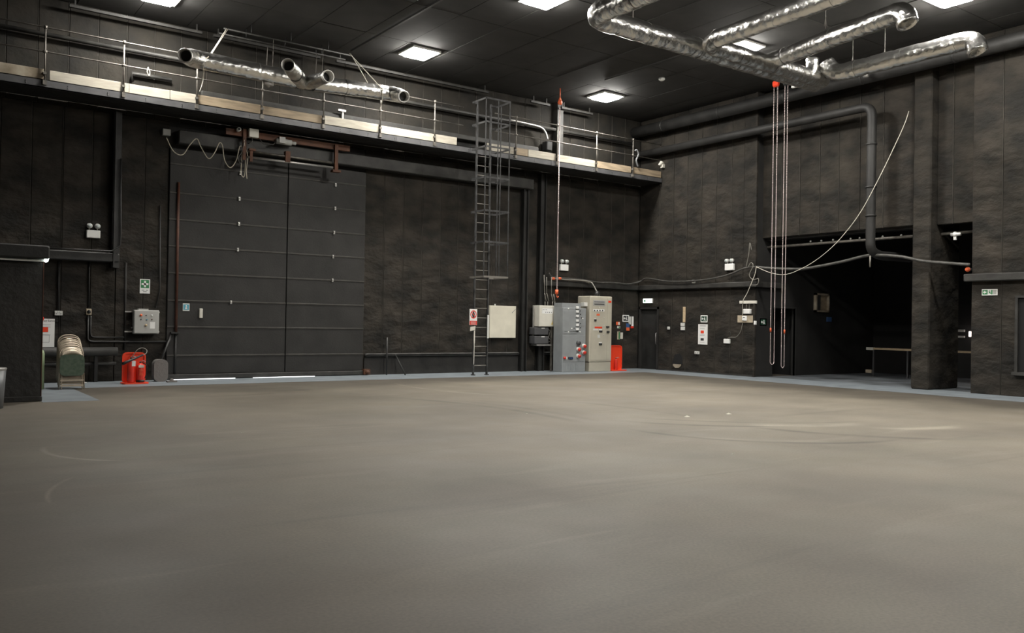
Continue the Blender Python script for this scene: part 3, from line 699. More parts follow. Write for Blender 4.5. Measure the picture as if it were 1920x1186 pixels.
# low thick pipe on back wall left & stubs
zlow = PB(160, 658).z
t = thing('skirt_pipe', 'fat black pipe along the foot of the back wall behind the folding chairs', 'pipe', (2.5, D-.3, zlow))
MB().tube([(0.6, D-.22, zlow), (4.15, D-.22, zlow)], .10, 16).tube([(0.6, D-.10, zlow-.28), (4.15, D-.10, zlow-.28)], .04, 10).build('pipe', 'dusty_black', t)
MB().box((3.68, D-.2, 0), (3.75, D-.1, zlow)).build('leg', 'steel_black', t)

# ================================================================== DOOR GEAR
t = thing('door_gear', 'rusty red beam with shafts and brackets of the big door hoist', 'machinery', (8, D-.4, 6))
Yg = D-.40
def pbox(mb, x0, y0, x1, y1, Y, th, m=None):
    a = PB(x0, (y0+y1)/2, Y); b = PB(x1, (y0+y1)/2, Y); c = PB((x0+x1)/2, y0, Y); d = PB((x0+x1)/2, y1, Y)
    return mb.box((a.x, Y-th/2, d.z), (b.x, Y+th/2, c.z), m)
a, b = PB(423, 246, Yg), PB(655, 279, Yg); zz = (a.z+b.z)/2
MB().box((a.x, Yg-.04, zz-.075), (b.x, Yg+.04, zz+.075)).build('beam', 'rust', t)
pbox(MB(), 455, 242, 461, 300, Yg-.06, .06).build('hanger', 'rust', t)
pbox(pbox(MB(), 627, 271, 633, 320, Yg-.08, .08), 622, 319, 637, 323, Yg-.08, .16).build('bracket', 'rust', t)
pbox(pbox(MB(), 468, 281, 473, 303, Yg-.10, .08), 466, 279, 478, 283, Yg-.10, .12).build('bracket', 'rust', t)
pbox(MB(), 534, 284, 543, 304, Yg-.10, .12).build('bracket', 'rust', t)
for (q0, q1) in (((465, 283), (622, 305)), ((463, 294), (624, 314))):
    a, b = PB(*q0, Yg-.1), PB(*q1, Yg-.1); z = (a.z+b.z)/2
    MB().cyl((a.x, Yg-.1, a.z), (b.x, Yg-.1, b.z), .03, 8).build('shaft', 'rail' if q0[1] < 290 else 'galv', t)
a = PB(518, 264, Yg-.1); b = PB(546, 267, Yg-.1)
MB().cyl((a.x, Yg-.1, a.z), (b.x, Yg-.1, a.z), .075, 14).cyl((b.x, Yg-.1, a.z), (b.x+.12, Yg-.1, a.z), .045, 10).box((a.x+.05, Yg-.2, a.z-.05), (a.x+.2, Yg, a.z+.1)).build('motor', 'box_grey', t)
def wallbox(name, xf, rect, d, m, lab, cat, r=.01, group=None, base=0):
    u0, u1, v0, v1 = rect
    return tag(MB(xf).bbox((u0, base, v0), (u1, base+d, v1), r).build(name, m), lab, cat, group)
t = thing('junction_box', 'pale grey junction box on the rusty door gear beam', 'electrical box', (PB(475, 250, Yg).x, Yg-.1, PB(475, 258, Yg).z))
u = rb(466, 242, 484, 258, Yg-.1)
MB(XB(Yg-.04)).bbox((u[0], 0, u[2]), (u[1], .12, u[3]), .01).build('body', 'offwhite', t)
MB(XB(Yg-.04)).tube([(u[0]+.1, .05, u[2]), (u[0]+.1, .05, u[2]-.1), (u[0]+.0, .04, u[2]-.16)], .015, 6).tube([(u[1], .03, u[2]+.05), (u[1]+.15, .05, u[2]-.12), (u[1]+.4, .05, u[2]-.1), (u[1]+.45, .05, u[2]-.02)], .012, 6).build('cable', 'cable', t)
p = PB(447, 243, Yg-.1)
t = thing('spotlight', 'small round white lamp left of the junction box above the big door', 'lamp', tuple(p))
MB(XB(Yg-.05)).cyl((p.x, 0, p.z), (p.x, .12, p.z), .05, 14).build('body', 'white_dull', t)
MB(XB(Yg-.05)).cyl((p.x, .12, p.z), (p.x, .13, p.z), .028, 12).build('lens', 'dark_metal', t)
wallbox('junction_box', XFB, rb(303, 243, 318, 255), .12, 'box_grey', 'small grey box on the back wall, left of the looping cable', 'electrical box')
Yc = D-.45
fp = [(312, 258), (325, 283), (342, 290), (357, 270), (369, 260), (377, 276), (391, 297), (403, 285), (411, 268), (417, 273), (421, 300), (432, 314), (443, 300), (449, 276), (454, 276), (456, 290)]
rope('festoon_cable', [PB(x, y, Yc) for x, y in fp], .012, 'cord', 'pale cable hanging in loops above the big door', 'cable')
for k, (xs, lab) in enumerate(((( (458, 262), (455, 278), (453, 300), (452, 325), (458, 330), (460, 300), (458, 278)), 'bundled pale cable loops hanging at the door gear, nearest left'), (((458, 262), (459, 276), (464, 290), (462, 320), (463, 335)), 'pale cable tail hanging lowest at the door gear'), (((458, 265), (453, 285), (447, 295), (450, 306), (456, 300)), 'short dark cable loop at the door gear'))):
    rope('cable_loop', [PB(x, y, Yg-.085 if q == 0 else Yc-.03*k) for q, (x, y) in enumerate(xs)], .011, 'cable' if k == 2 else 'cord', lab, 'cable')
tag(MB().box((PB(371, 1, Yc).x-.01, Yc, PB(371, 259, Yc).z), (PB(371, 1, Yc).x+.01, Yc+.02, PB(371, 259, Yc).z+.0)).build('hook', 'rail'), 'small hook holding the looping cable', 'hook') if False else None

# rust coloured guide pipe left of the big door
a, b = PB(337.5, 342, D-.08), PB(327.5, 622, D-.08); xm = (a.x+b.x)/2
t = thing('guide_pipe', 'reddish brown upright pipe just left of the big door', 'pipe', (xm, D-.08, b.z))
MB().cyl((xm, D-.08, b.z), (xm, D-.08, a.z), .033, 10).build('pipe', 'rust_pipe', t)
MB().box((xm-.12, D-.14, b.z-.04), (xm+.08, D, b.z)).cyl((xm-.08, D-.06, b.z-.03), (xm-.45, D-.2, .25), .028, 8).cyl((xm, D-.06, b.z-.03), (xm, D-.06, 0.0), .028, 8).build('bracket', 'steel_black', t)

# ================================================================== WALL CONDUITS (left bay)
def condu(pts, r, lab, xf=XFB, m='steel_black', cat='conduit', group=None, fil=.05):
    P = fillet(pts, fil, 4) if len(pts) > 2 else [Vector(p) for p in pts]
    return tag(MB(xf).tube([tuple(p) for p in P], r, 8).build('wall_conduit', m), lab, cat, group)
def B(x, y, d=.03): p = PB(x, y); return (p.x, d, p.z)
def Rr(x, y, d=.03): p = PR(x, y); return (-p.y, d, p.z)
condu([B(110, 490), B(109, 581)], .018, 'black upright conduit down to the twin socket')
condu([B(167, 490), B(166, 577)], .018, 'black upright conduit down to the rotary switch')
condu([B(165, 592), B(164, 640), B(315, 640)], .022, 'black conduit turning from the rotary switch along the wall', fil=.1)
condu([B(170, 592), B(169, 632), B(232, 632)], .016, 'thinner black conduit turning right below the rotary switch', fil=.1)
condu([B(300, 385), B(299, 545), B(291, 578)], .016, 'thin black cable down the wall to the grey control panel')
condu([B(236, 492, .02), B(233, 655, .02)], .022, 'black upright pipe below the steel frame corner', m='skin_black')
condu([B(85, 466, .25), B(150, 469, .25), B(205, 472, .25), B(221, 462, .25), B(222, 440, .25), B(223, 300, .25)], .018, 'dark cable curving along inside the steel frame corner')
t = thing('wall_bracket_pipe', 'dusty square pipe elbow on the wall above the gantry kickboard', 'pipe', tuple(PB(246, 150, D-.1)))
MB().tube([tuple(PB(247, 152, D-.1)), tuple(PB(248, 137, D-.1)), tuple(PB(322, 150, D-.1))], .05, 4).build('pipe', 'dusty_black', t)
# galvanised swan-neck conduit right of ladder
t = thing('bent_conduit', 'bright galvanised conduit bending down behind the gantry right of the ladder', 'conduit', tuple(PB(1020, 262, D-.3)))
MB().tube([tuple(p) for p in spline([PB(957, 225, D-.3), PB(985, 231, D-.3), PB(1012, 238, D-.3), PB(1022, 247, D-.3), PB(1027, 262, D-.3)], 5)], .035, 8).build('conduit', 'galv', t)
a = PB(1028, 274, D-.25); MB().bbox((a.x-.1, D-.32, a.z-.15), (a.x+.12, D-.05, a.z+.15), .02).build('box', 'black_plastic', t)
t = thing('wall_bracket', 'pale metal bracket on the wall beam behind the gantry kickboard', 'bracket', tuple(PB(642, 212, D-.35)))
a = PB(641, 208, D-.35); MB().box((a.x-.12, D-.4, a.z-.02), (a.x+.1, D-.3, a.z+.03)).box((a.x, D-.37, a.z-.2), (a.x+.05, D-.3, a.z)).build('arm', 'galv', t)
# ================================================================== LEFT BAY ITEMS
def pict(r_, lab, xf=XFR, f=rr, plane=W, arrow=1):
    u = f(*r_, plane); xm = (u[0]+u[1])/2
    t = thing('exit_sign', lab, 'sign', tuple(xf(xm, 0, u[2])), 'small square exit signs')
    MB(xf).prism(rrect(u[0], u[1], u[2], u[3], .02, 3), 0, .012).build('plate', 'white', t)
    w_, h_ = u[1]-u[0], u[3]-u[2]; X_ = lambda a: u[0]+w_*a; Z_ = lambda a: u[2]+h_*a
    g = MB(xf).box((X_(.12), .012, Z_(.15)), (X_(.88), .0135, Z_(.85))); g.build('green_field', 'green_dark' if arrow else 'ink', t)
    g = MB(xf); g.prism([(X_(.16), Z_(.5)), (X_(.32), Z_(.3)), (X_(.32), Z_(.7))], .0135, .015).box((X_(.3), .0135, Z_(.44)), (X_(.45), .015, Z_(.56))).cyl((X_(.6), .0135, Z_(.7)), (X_(.6), .015, Z_(.7)), w_*.06, 8).prism([(X_(.5), Z_(.22)), (X_(.6), Z_(.35)), (X_(.7), Z_(.22)), (X_(.76), Z_(.26)), (X_(.66), Z_(.45)), (X_(.68), Z_(.6)), (X_(.52), Z_(.58)), (X_(.54), Z_(.4)), (X_(.46), Z_(.25))], .0135, .015)
    g.build('running_figure', 'white', t); return t
def twinspot(xf, u, v, w_, lab, s=1.0):
    loc = xf(u, 0, v-.12*s)
    t = thing('emergency_light', lab, 'emergency light', tuple(loc), 'white twin spot emergency lights')
    h = w_*.62
    MB(xf).bbox((u-w_/2, 0, v-h/2), (u+w_/2, .09, v+h/2), .012).build('body', 'white', t)
    for sx in (-1, 1):
        a = u+sx*w_*.29; c = v+h/2
        hd = MB(xf).cyl((a, .04, c), (a, .04, c+.05), .012, 8, m='white_dull').cyl((a, .02, c+.10), (a, .11, c+.09), .058, 14).build('lamp_head', 'white_dull', t)
        MB(xf).cyl((a, .11, c+.09), (a, .115, c+.09), .044, 14).build('lens', 'glass', hd)
    return t
u = rb(161, 432, 187, 446); twinspot(XFB, (u[0]+u[1])/2, (u[2]+u[3])/2, u[1]-u[0], 'twin spot emergency light on the left bay of the back wall')
u = rb(1048, 497, 1063, 506); twinspot(XFB, (u[0]+u[1])/2, (u[2]+u[3])/2, u[1]-u[0], 'twin spot emergency light on the back wall above the grey cabinet')
u = rr(1362, 495, 1378, 506); twinspot(XFR, (u[0]+u[1])/2, (u[2]+u[3])/2, u[1]-u[0], 'twin spot emergency light on the right wall above the ledge')
# first aid sign
u = rb(262, 523, 281, 550); xm = (u[0]+u[1])/2; t = thing('first_aid_sign', 'white sign with green first aid cross above the control panel', 'sign', (xm, D, u[2]))
MB(XFB).box((u[0], 0, u[2]), (u[1], .012, u[3])).build('plate', 'white', t)
gz0 = u[2]+(u[3]-u[2])*.38
gf = MB(XFB).box((u[0]+.02, .012, gz0), (u[1]-.02, .014, u[3]-.02)).build('green_field', 'green', t)
cz = (gz0+u[3]-.02)/2
MB(XFB).box((xm-.075, .014, cz-.022), (xm+.075, .0165, cz+.022)).box((xm-.022, .014, cz-.075), (xm+.022, .0165, cz+.075)).build('cross', 'white', gf)
MB(XFB).box((xm-.07, .012, u[2]+.07), (xm-.01, .0135, u[2]+.085)).box((xm+.02, .012, u[2]+.07), (xm+.07, .0135, u[2]+.085)).box((xm-.04, .012, u[2]+.035), (xm+.04, .0135, u[2]+.05)).build('text_lines', 'ink_grey', t)
# control panel
u = rb(247, 581, 294, 625); xm = (u[0]+u[1])/2
t = thing('control_box', 'light grey control panel with knobs on the back wall above the fire extinguishers', 'control panel', (xm, D, u[2]))
MB(XFB).bbox((u[0], .05, u[2]), (u[1], .22, u[3]), .012).build('body', 'box_grey', t)
MB(XFB).box((u[0]+.1, .08, u[3]), (u[0]+.32, .2, u[3]+.03)).build('top_plate', 'box_grey', t)
w_, h_ = u[1]-u[0], u[3]-u[2]
cdoor = MB(XFB).bbox((u[0]+.015, .22, u[2]+.015), (u[1]-.015, .232, u[3]-.015), .004).build('door', 'box_grey', t)
for (fx, fy, mn, r_) in ((.27, .78, 'orange', .028), (.47, .78, 'ink', .013), (.70, .78, 'white', .018), (.27, .60, 'ink', .013), (.50, .60, 'blue', .014), (.70, .60, 'rust', .013), (.47, .36, 'wood', .028)):
    MB(XFB).cyl((u[0]+w_*fx, .232, u[2]+h_*fy), (u[0]+w_*fx, .26, u[2]+h_*fy), r_, 12).build('knob', mn, cdoor)
MB(XFB).box((u[0]+w_*.63, .232, u[2]+h_*.22), (u[0]+w_*.83, .235, u[2]+h_*.5)).build('paper', 'white', cdoor)
for v in (u[2]+.03, u[3]-.06): MB(XFB).box((u[0]-.16, .0, v), (u[1]+.05, .05, v+.03)).build('mounting_strip', 'galv', t)
MB(XFB).cyl((u[0]-.04, .12, u[2]+.12), (u[0], .12, u[2]+.12), .03, 10).build('side_switch', 'dark_metal', t)
# socket and rotary switch
u = rb(102, 582.5, 117, 591); t = thing('wall_socket', 'white twin socket on the back wall left of the rotary switch', 'socket', ((u[0]+u[1])/2, D, u[2]))
MB(XFB).bbox((u[0], 0, u[2]), (u[1], .04, u[3]), .006).build('plate', 'white_dull', t)
xm = (u[0]+u[1])/2; zm = (u[2]+u[3])/2
for sx in (-1, 1): MB(XFB).box((xm+sx*.045-.012, .04, zm-.025), (xm+sx*.045+.012, .043, zm+.0)).box((xm+sx*.02-.006, .04, zm+.015), (xm+sx*.02+.006, .047, zm+.035)).build('outlet', 'ink_grey', t)
u = rb(161, 578.5, 171, 590); t = thing('rotary_switch', 'small square rotary isolator switch with black knob on the back wall', 'switch', ((u[0]+u[1])/2, D, u[2]))
MB(XFB).bbox((u[0], 0, u[2]), (u[1], .05, u[3]), .008).build('body', 'plywood', t)
xm = (u[0]+u[1])/2; zm = (u[2]+u[3])/2
MB(XFB).cyl((xm, .05, zm), (xm, .06, zm), .042, 14, m='black_plastic').bbox((xm-.012, .06, zm-.04), (xm+.012, .085, zm+.04), .004, m='black_plastic').build('knob', 'black_plastic', t)
# notice board partly behind the booth
u = rb(62, 597, 102, 650); t = thing('notice_board', 'tall white notice partly hidden behind the black booth corner', 'sign', ((u[0]+u[1])/2, D, u[2]))
MB(XFB).box((u[0], 0, u[2]), (u[1], .02, u[3])).build('plate', 'white', t)
xm = (u[0]+u[1])/2; h_ = u[3]-u[2]
MB(XFB).box((PB(78, 617).x-.1, .02, PB(80, 622).z), (PB(90, 617).x, .024, PB(80, 613).z)).build('red_field', 'red_bright', t)
text('Emergency Services', XFB, xm+.03, u[3]-.045, .021, .062, 'ink', t)
g = MB(XFB)
for fy in (.78, .70, .42): g.box((u[0]+.06, .02, u[2]+h_*fy), (u[1]-.08, .0215, u[2]+h_*fy+.008))
g.box((u[0]+.1, .02, u[2]+.1), (u[1]-.1, .0215, u[2]+.106)).box((u[0]+.1, .02, u[2]+.26), (u[1]-.1, .0215, u[2]+.266)).box((u[1]-.106, .02, u[2]+.1), (u[1]-.1, .0215, u[2]+.266)); g.build('text_lines', 'ink_grey', t)
p = PB(80, 597, D); tag(MB(XFB).sph((p.x-.04, .08, p.z), .06).cyl((p.x-.04, 0, p.z), (p.x-.04, .08, p.z), .035, 10).build('fire_bell', 'red'), 'small red bell peeping past the booth corner above the notice', 'bell')
# green cylinder sliver
p = PZ(74, 722, 0); yy = 19.6; xg = PB(76, 690, yy).x
t = thing('gas_cylinder', 'pale green cylinder just peeping from behind the black booth', 'cylinder', (xg, yy, 0))
MB().tube([(xg, yy, .005), (xg, yy, .72), (xg, yy, .78), (xg, yy, .81)], [.07, .07, .055, .02], 16).build('body', 'pale_green', t)
MB().cyl((xg, yy, .81), (xg, yy, .86), .02, 8).build('valve', 'galv', t)
# booth end lamp and tube
t = thing('tube_light', 'fluorescent tube under the booth fascia with one glowing end', 'lamp', (BX-.3, BY-.1, bz0))
zt_ = bz0+.01
MB().cyl((X0+.5, BY-.09, zt_), (BX+.0, BY-.09, zt_), .02, 10).build('tube', 'white_dull', t)
p = PB(86.5, 485, BY-.1); MB().tube([(p.x-.02, p.y, p.z-.05), (p.x, p.y, p.z-.03), (p.x+.015, p.y, p.z+.02), (p.x-.01, p.y, p.z+.06)], [.02, .035, .035, .015], 12).build('glowing_cap', 'lamp_small', t)
# bin
yy = 15.9; x1_ = PB(12, 700, yy).x; rz = PB(5, 690, yy).z; R_ = .2; xc = x1_-R_
t = thing('waste_bin', 'grey waste bin cut by the left edge of the picture', 'bin', (xc, yy, 0))
MB().tube([(xc, yy, .0), (xc, yy, rz)], [R_*.82, R_], 24, caps=True).build('body', 'bin_grey', t)
MB().tube([(xc, yy, rz-.03), (xc, yy, rz), (xc, yy, rz+.012), (xc, yy, rz+.0)], [R_*1.0, R_*1.05, R_*1.0, R_*.9], 24, caps=False).build('rim', 'galv', t)
# concrete lumps
t = thing('capped_post', 'dark rounded concrete block standing against the wall right of the extinguishers', 'block', (PB(300, 700, 20.9).x, 20.9, 0))
xc = WL[t.name].x; hh = PB(300, 673, 20.9).z
MB(XB(20.9)).prism(rrect(xc-.16, xc+.15, .003, hh, .12, 5), -.12, .12).build('block', 'stone', t)
rp = PB(322, 708, 20.6)
tag(MB().sph((rp.x, 20.6, .05), .05, sz=.8).box((rp.x-.12, 20.5, .003), (rp.x+.1, 20.62, .04)).build('rubble', 'stone'), 'small rough lump on the floor at the left foot of the big door', 'rubble')
# fire point
def extinguisher(x, y, z, r, h, kind, lab, par=None):
    t = thing('fire_extinguisher', lab, 'fire extinguisher', (x, y, z))
    MB().tube([(x, y, z), (x, y, z+.02), (x, y, z+h*.8), (x, y, z+h*.87), (x, y, z+h*.92), (x, y, z+h*.94)], [r*.9, r, r, r*.8, r*.35, r*.2], 20).build('cylinder', 'red', t)
    MB().cyl((x, y, z+h*.93), (x, y, z+h), .022, 10).build('valve', 'dark_metal', t)
    MB().tube([(x-.01, y, z+h), (x+.06, y-.03, z+h+.02), (x+.09, y-.05, z+h-.0)], .009, 6).build('lever', 'galv', t)
    return t
def standboard(xa, xb_, y, lab, zt, n=1):
    t = thing('extinguisher_stand', lab, 'stand', ((xa+xb_)/2, y, 0))
    f = XB(y)
    poly = rrect(xa, xb_, .01, zt, .1, 6)
    MB(f).prism(poly, 0, .03).build('back_board', 'red_bright', t)
    g = MB(f)
    inner = rrect(xa+.03, xb_-.03, .04, zt-.03, .08, 6)
    k = len(poly)
    for i in range(k):
        j = (i+1) % k; g.prism([poly[i], poly[j], inner[j], inner[i]], .03, .055)
    g.build('raised_rim', 'red_bright', t)
    pts = rrect(xa-.03, xb_+.03, -.03, .30, .08, 5)
    m = MB(); n_ = len(pts)
    vs = [(p[0], y-p[1], .004) for p in pts]+[(p[0], y-p[1], .035) for p in pts]
    m._add(vs, [tuple(range(n_-1, -1, -1)), tuple(range(n_, 2*n_))]+[(i, (i+1) % n_, n_+(i+1) % n_, n_+i) for i in range(n_)])
    m.build('foot_tray', 'red_bright', t)
    return t
ye = 20.55
ex0, ex1 = PB(228, 690, ye).x, PB(272, 690, ye).x; ez = PB(250, 660, ye).z
standboard(ex0, ex1, ye, 'red moulded extinguisher stand under the grey control panel', ez)
w_ = ex1-ex0
t = extinguisher(ex0+w_*.33, ye-.16, .036, .082, .56, 'co2', 'red fire extinguisher with black discharge horn, left one on its stand')
p = WL[t.name]
q0, q1 = PB(229, 682, ye-.30), PB(268, 665, ye-.30)
MB().tube([tuple(q0), tuple(q0.lerp(q1, .15)), tuple(q1)], [.035, .032, .018], 10).build('discharge_horn', 'black_plastic', t)
MB().tube([tuple(v) for v in spline([q1, PB(274, 662, ye-.25), PB(275, 656, ye-.2), PB(268, 652, ye-.16), PB(258, 655, ye-.16), Vector((p.x+.02, ye-.16, .61))], 6)], .009, 6).build('hose', 'cable_light', t)
MB(XB(ye-.245)).box((p.x+.0, 0, .40), (p.x+.075, .003, .52)).build('label', 'white', t)
t = extinguisher(ex0+w_*.72, ye-.17, .036, .088, .46, 'water', 'shorter red fire extinguisher with printed label, right one on its stand')
p = WL[t.name]
MB(XB(ye-.17-.09)).box((p.x-.055, -.01, .37), (p.x+.055, .002, .42)).build('label', 'offwhite', t)
g = MB(XB(ye-.17-.089))
for k in range(5): g.box((p.x-.045+.005*(k % 2), -.01, .20+k*.03), (p.x+.045-.012*(k % 3), .002, .21+k*.03))
g.build('text_lines', 'orange', t)
MB().tube([(p.x, p.y, .037), (p.x, p.y, .09)], .092, 20).build('base_band', 'black_plastic', t)
MB().tube([tuple(v) for v in spline([Vector((p.x+.03, p.y, .48)), Vector((p.x+.12, p.y-.02, .42)), Vector((p.x+.13, p.y, .25)), Vector((p.x+.1, p.y, .12))], 5)], .01, 6).build('hose', 'black_plastic', t)

# folding chairs
def fold_chair(x, y, z, tilt):
    t = thing('folding_chair', '', 'chair', (x, y, z), 'stack of folding chairs by the booth')
    cs, sn = math.cos(tilt), math.sin(tilt)
    def f(u, d, v): return Vector((x+u, y-d*cs+v*sn, z+v*cs+d*sn))
    hw = .21
    P = fillet([(-hw-.02, 0, .0), (-hw, 0, .885), (hw, 0, .885), (hw+.02, 0, .0)], .19, 8)
    MB(f).tube([tuple(p) for p in P], .013, 8).build('frame', 'chair_metal', t)
    n = 10; vs = []; 
    for i in range(n+1):
        a = -1+2*i/n; c = .025*(a*a); top = .815-.10*a*a; bot = .70-.07*a*a
        vs += [(a*hw*.93, -.01+c, bot), (a*hw*.93, -.01+c, top), (a*hw*.93, .006+c, bot), (a*hw*.93, .006+c, top)]
    fs = []
    for i in range(n):
        a = i*4; b = a+4; fs += [(a, a+1, b+1, b), (a+2, b+2, b+3, a+3), (a+1, a+3, b+3, b+1), (a, b, b+2, a+2)]
    MB(f)._add(vs, fs+[(0, 2, 3, 1), (n*4, n*4+1, n*4+3, n*4+2)], smooth=True).build('back_panel', 'chair_metal', t)
    MB(f).prism(rrect(-hw-.01, hw+.02, .27, .70, .09, 6), .02, .06).build('seat', 'green_pad', t)
    for sx in (-1, 1):
        MB(f).tube([(sx*(hw-.03), .01, .55), (sx*(hw-.02), .03, .0)], .011, 8).build('leg', 'chair_metal', t)
    for v in (.18, .075): MB(f).box((-hw, .025, v-.02), (hw, .045, v+.02)).build('crossbar', 'chair_metal', t)
    return t
cx, cy = PB(131, 700, 19.55).x, 19.3
labs = ['frontmost folding chair of the stack, its green padded seat in full view', 'second folding chair from the front of the stack by the booth', 'third folding chair from the front of the stack by the booth', 'fourth folding chair from the front of the stack by the booth', 'fifth folding chair from the front of the stack by the booth', 'rearmost and highest folding chair of the stack by the booth']
c0 = fold_chair(cx, cy, .006, .12); c0['label'] = labs[0]
for i in range(1, 6):
    r = c0.copy(); C.objects.link(r); r.location = (cx+.004*i, cy+.095*i, .006+.042*i); r['label'] = labs[i]
    for ch in list(c0.children):
        c = ch.copy(); C.objects.link(c); c.parent = r
for i, (qx, qy) in enumerate(((158, 717),)):
    p = PZ(qx, qy, .01); tag(MB().prism([(p.x-.06, .006), (p.x+.05, .006), (p.x+.03, .03), (p.x-.04, .025)], -p.y-.03, -p.y+.03).build('paper_scrap', 'white_dull') if False else MB().box((p.x-.05, p.y-.03, .005), (p.x+.05, p.y+.03, .02)).build('paper_scrap', 'white_dull'), 'white paper scrap on the floor beside the folding chairs', 'scrap')
# blue sign on big door
u = rb(343, 568.5, 355.5, 582.5, D-.07); t = thing('mandatory_sign', 'small pale blue square sign on the left leaf of the big door', 'sign', ((u[0]+u[1])/2, D-.052, u[2]))
xf = XB(D-.052); MB(xf).box((u[0], 0, u[2]), (u[1], .01, u[3])).build('plate', 'white_dull', t)
xm, zm = (u[0]+u[1])/2, (u[2]+u[3])/2; r_ = (u[1]-u[0])*.42
MB(xf).box((xm-r_, .01, zm-r_), (xm+r_, .012, zm+r_)).build('blue_field', 'blue', t)
MB(xf).cyl((xm, .012, zm+r_*.35), (xm, .014, zm+r_*.35), r_*.3, 10).prism([(xm-r_*.4, zm-r_*.7), (xm+r_*.4, zm-r_*.7), (xm+r_*.2, zm+r_*.1), (xm-r_*.2, zm+r_*.1)], .012, .014).build('figure', 'white_dull', t)

# posts at right foot of big door
g = MB().cyl((PB(725, 690, D-.2).x, D-.2, .004), (PB(725, 690, D-.2).x, D-.2, PB(725, 632, D-.2).z), .022, 8)
tag(g.build('floor_post', 'steel_black'), 'thin upright black post right of the big door', 'post')
a, b = PB(741, 664, D-.1), PB(760, 704, D-.45)
tag(MB().cyl((a.x, D-.1, a.z), (b.x, D-.45, .005), .02, 8).build('brace_bar', 'steel_black'), 'thin slanting black brace from the skirting down to the floor', 'bar')

# ================================================================== CENTRE: cream panel, boxes, cabinets
u = rb(918, 573, 967, 633, D-.14); t = thing('wall_panel', 'blank cream board mounted on the back wall right of the ladder', 'board', ((u[0]+u[1])/2, D-.1, u[2]))
MB(XB(D-.06)).bbox((u[0], 0, u[2]), (u[1], .09, u[3]), .008).build('board', 'panel_cream', t)
MB(XB(D)).box((u[0]+.1, 0, u[2]+.1), (u[1]-.1, .06, u[3]-.1)).build('spacer', 'steel_black', t)
MB(XB(D-.15)).cyl((u[0]+.2, -.03, u[3]), (u[0]+.2, -.03, u[3]+.05), .02, 8).build('stub', 'white_dull', t)
MB(XB(D-.15)).prism([(u[1]-.16, u[3]-.2), (u[1]-.15, u[3]-.22), (u[1]-.02, u[3]-.1), (u[1]-.03, u[3]-.09)], 0, .003).build('scratch', 'ink_grey', t)

# grey box assembly on legs
fy = D-.42
t = thing('distribution_board', 'light grey distribution box above two black boxes on a metal frame', 'electrical box', (PB(1015, 690, fy).x, fy+.1, 0))
u = rb(1011, 572.5, 1040.5, 612, fy-.02); xf = XB(fy+.02)
MB(xf).bbox((u[0], -.32, u[2]), (u[1], 0.04, u[3]), .01).build('body', 'offwhite', t)
w_, h_ = u[1]-u[0], u[3]-u[2]
dd = MB(xf).box((u[0]+.02, .04, u[2]+.02), (u[1]-.02, .048, u[3]-.02)).build('door', 'offwhite', t)
MB(xf).box((u[0]+w_*.17, .048, u[2]+h_*.62), (u[0]+w_*.87, .051, u[2]+h_*.86)).build('notice', 'white', dd)
g = MB(xf)
for k in range(3): g.box((u[0]+w_*(.22+.10*k), .051, u[2]+h_*.79), (u[0]+w_*(.26+.10*k), .0525, u[2]+h_*.82))
for k in range(4): g.box((u[0]+w_*(.38+.12*k), .051, u[2]+h_*.66), (u[0]+w_*(.42+.12*k), .0525, u[2]+h_*.70))
g.build('markings', 'ink', dd)
MB(xf).prism([(u[0]+w_*.76, u[2]+h_*.1), (u[0]+w_*.84, u[2]+h_*.1), (u[0]+w_*.84, u[2]+h_*.28)], .048, .051).build('hazard_label', 'yellow', dd)
u = rb(1004.5, 613.5, 1030.5, 627.5, fy-.02); MB(xf).bbox((u[0], -.32, u[2]), (u[1], .0, u[3]), .02).build('meter_box', 'box_dark', t)
MB(xf).box(((u[0]+u[1])/2-.02, 0, u[3]-.04), ((u[0]+u[1])/2+.11, .004, u[3]-.01)).build('label', 'white_dull', t)
u2 = rb(1004.5, 629.5, 1030.5, 644.5, fy-.02); MB(xf).bbox((u2[0], -.32, u2[2]), (u2[1], .0, u2[3]), .02).build('meter_box', 'box_dark', t)
MB(xf).box(((u[0]+u[1])/2-.02, 0, u2[3]-.04), ((u[0]+u[1])/2+.11, .004, u2[3]-.01)).build('label', 'white_dull', t)
lx0, lx1 = PB(999.5, 620, fy+.2).x, PB(1034, 660, fy).x
MB().box((lx0, fy+.2, PB(1000, 648, fy).z), (lx0+.04, fy+.25, PB(1000, 573, fy).z)).build('upright', 'galv', t)
MB().box((lx1-.02, fy-.0, .004), (lx1+.03, fy+.05, PB(1034, 612, fy).z)).build('upright', 'rail', t)
MB().box((lx0, fy, PB(1010, 648, fy).z), (lx1, fy+.3, PB(1010, 645.5, fy).z)).build('shelf_bar', 'galv', t)
MB(xf).tube([(u[1]+.02, -.1, u[3]-.05), (u[1]+.1, -.05, u[3]-.1), (u[1]+.03, -.05, u2[3]-.05), (u[1]+.12, -.02, u2[2]+.1), (u[1]+.02, -.1, u2[2]+.05)], .012, 6).build('cable', 'cable_light', t)
g = MB()
for k, (qa, qb) in enumerate((((1021, 549), (1024, 564)), ((1025, 549), (1029, 564)), ((1034, 551), (1037, 566)), ((1038, 551), (1041, 568)), ((1020, 515), (1021, 549)), ((1025, 519), (1025, 549)), ((1034, 519), (1034, 551)))):
    g.cyl(tuple(PB(*qa, D-.25)), tuple(PB(*qb, D-.25)), .014, 6)
for qx in (1022, 1027, 1036, 1040): p = PB(qx, 565, D-.25); g.cyl(tuple(p), (p.x, p.y, PB(1027, 573, fy).z-.02), .014, 6)
tag(g.build('cable_bundle', 'cable_light'), 'bundle of thin cables running down into the light grey distribution box', 'cable')

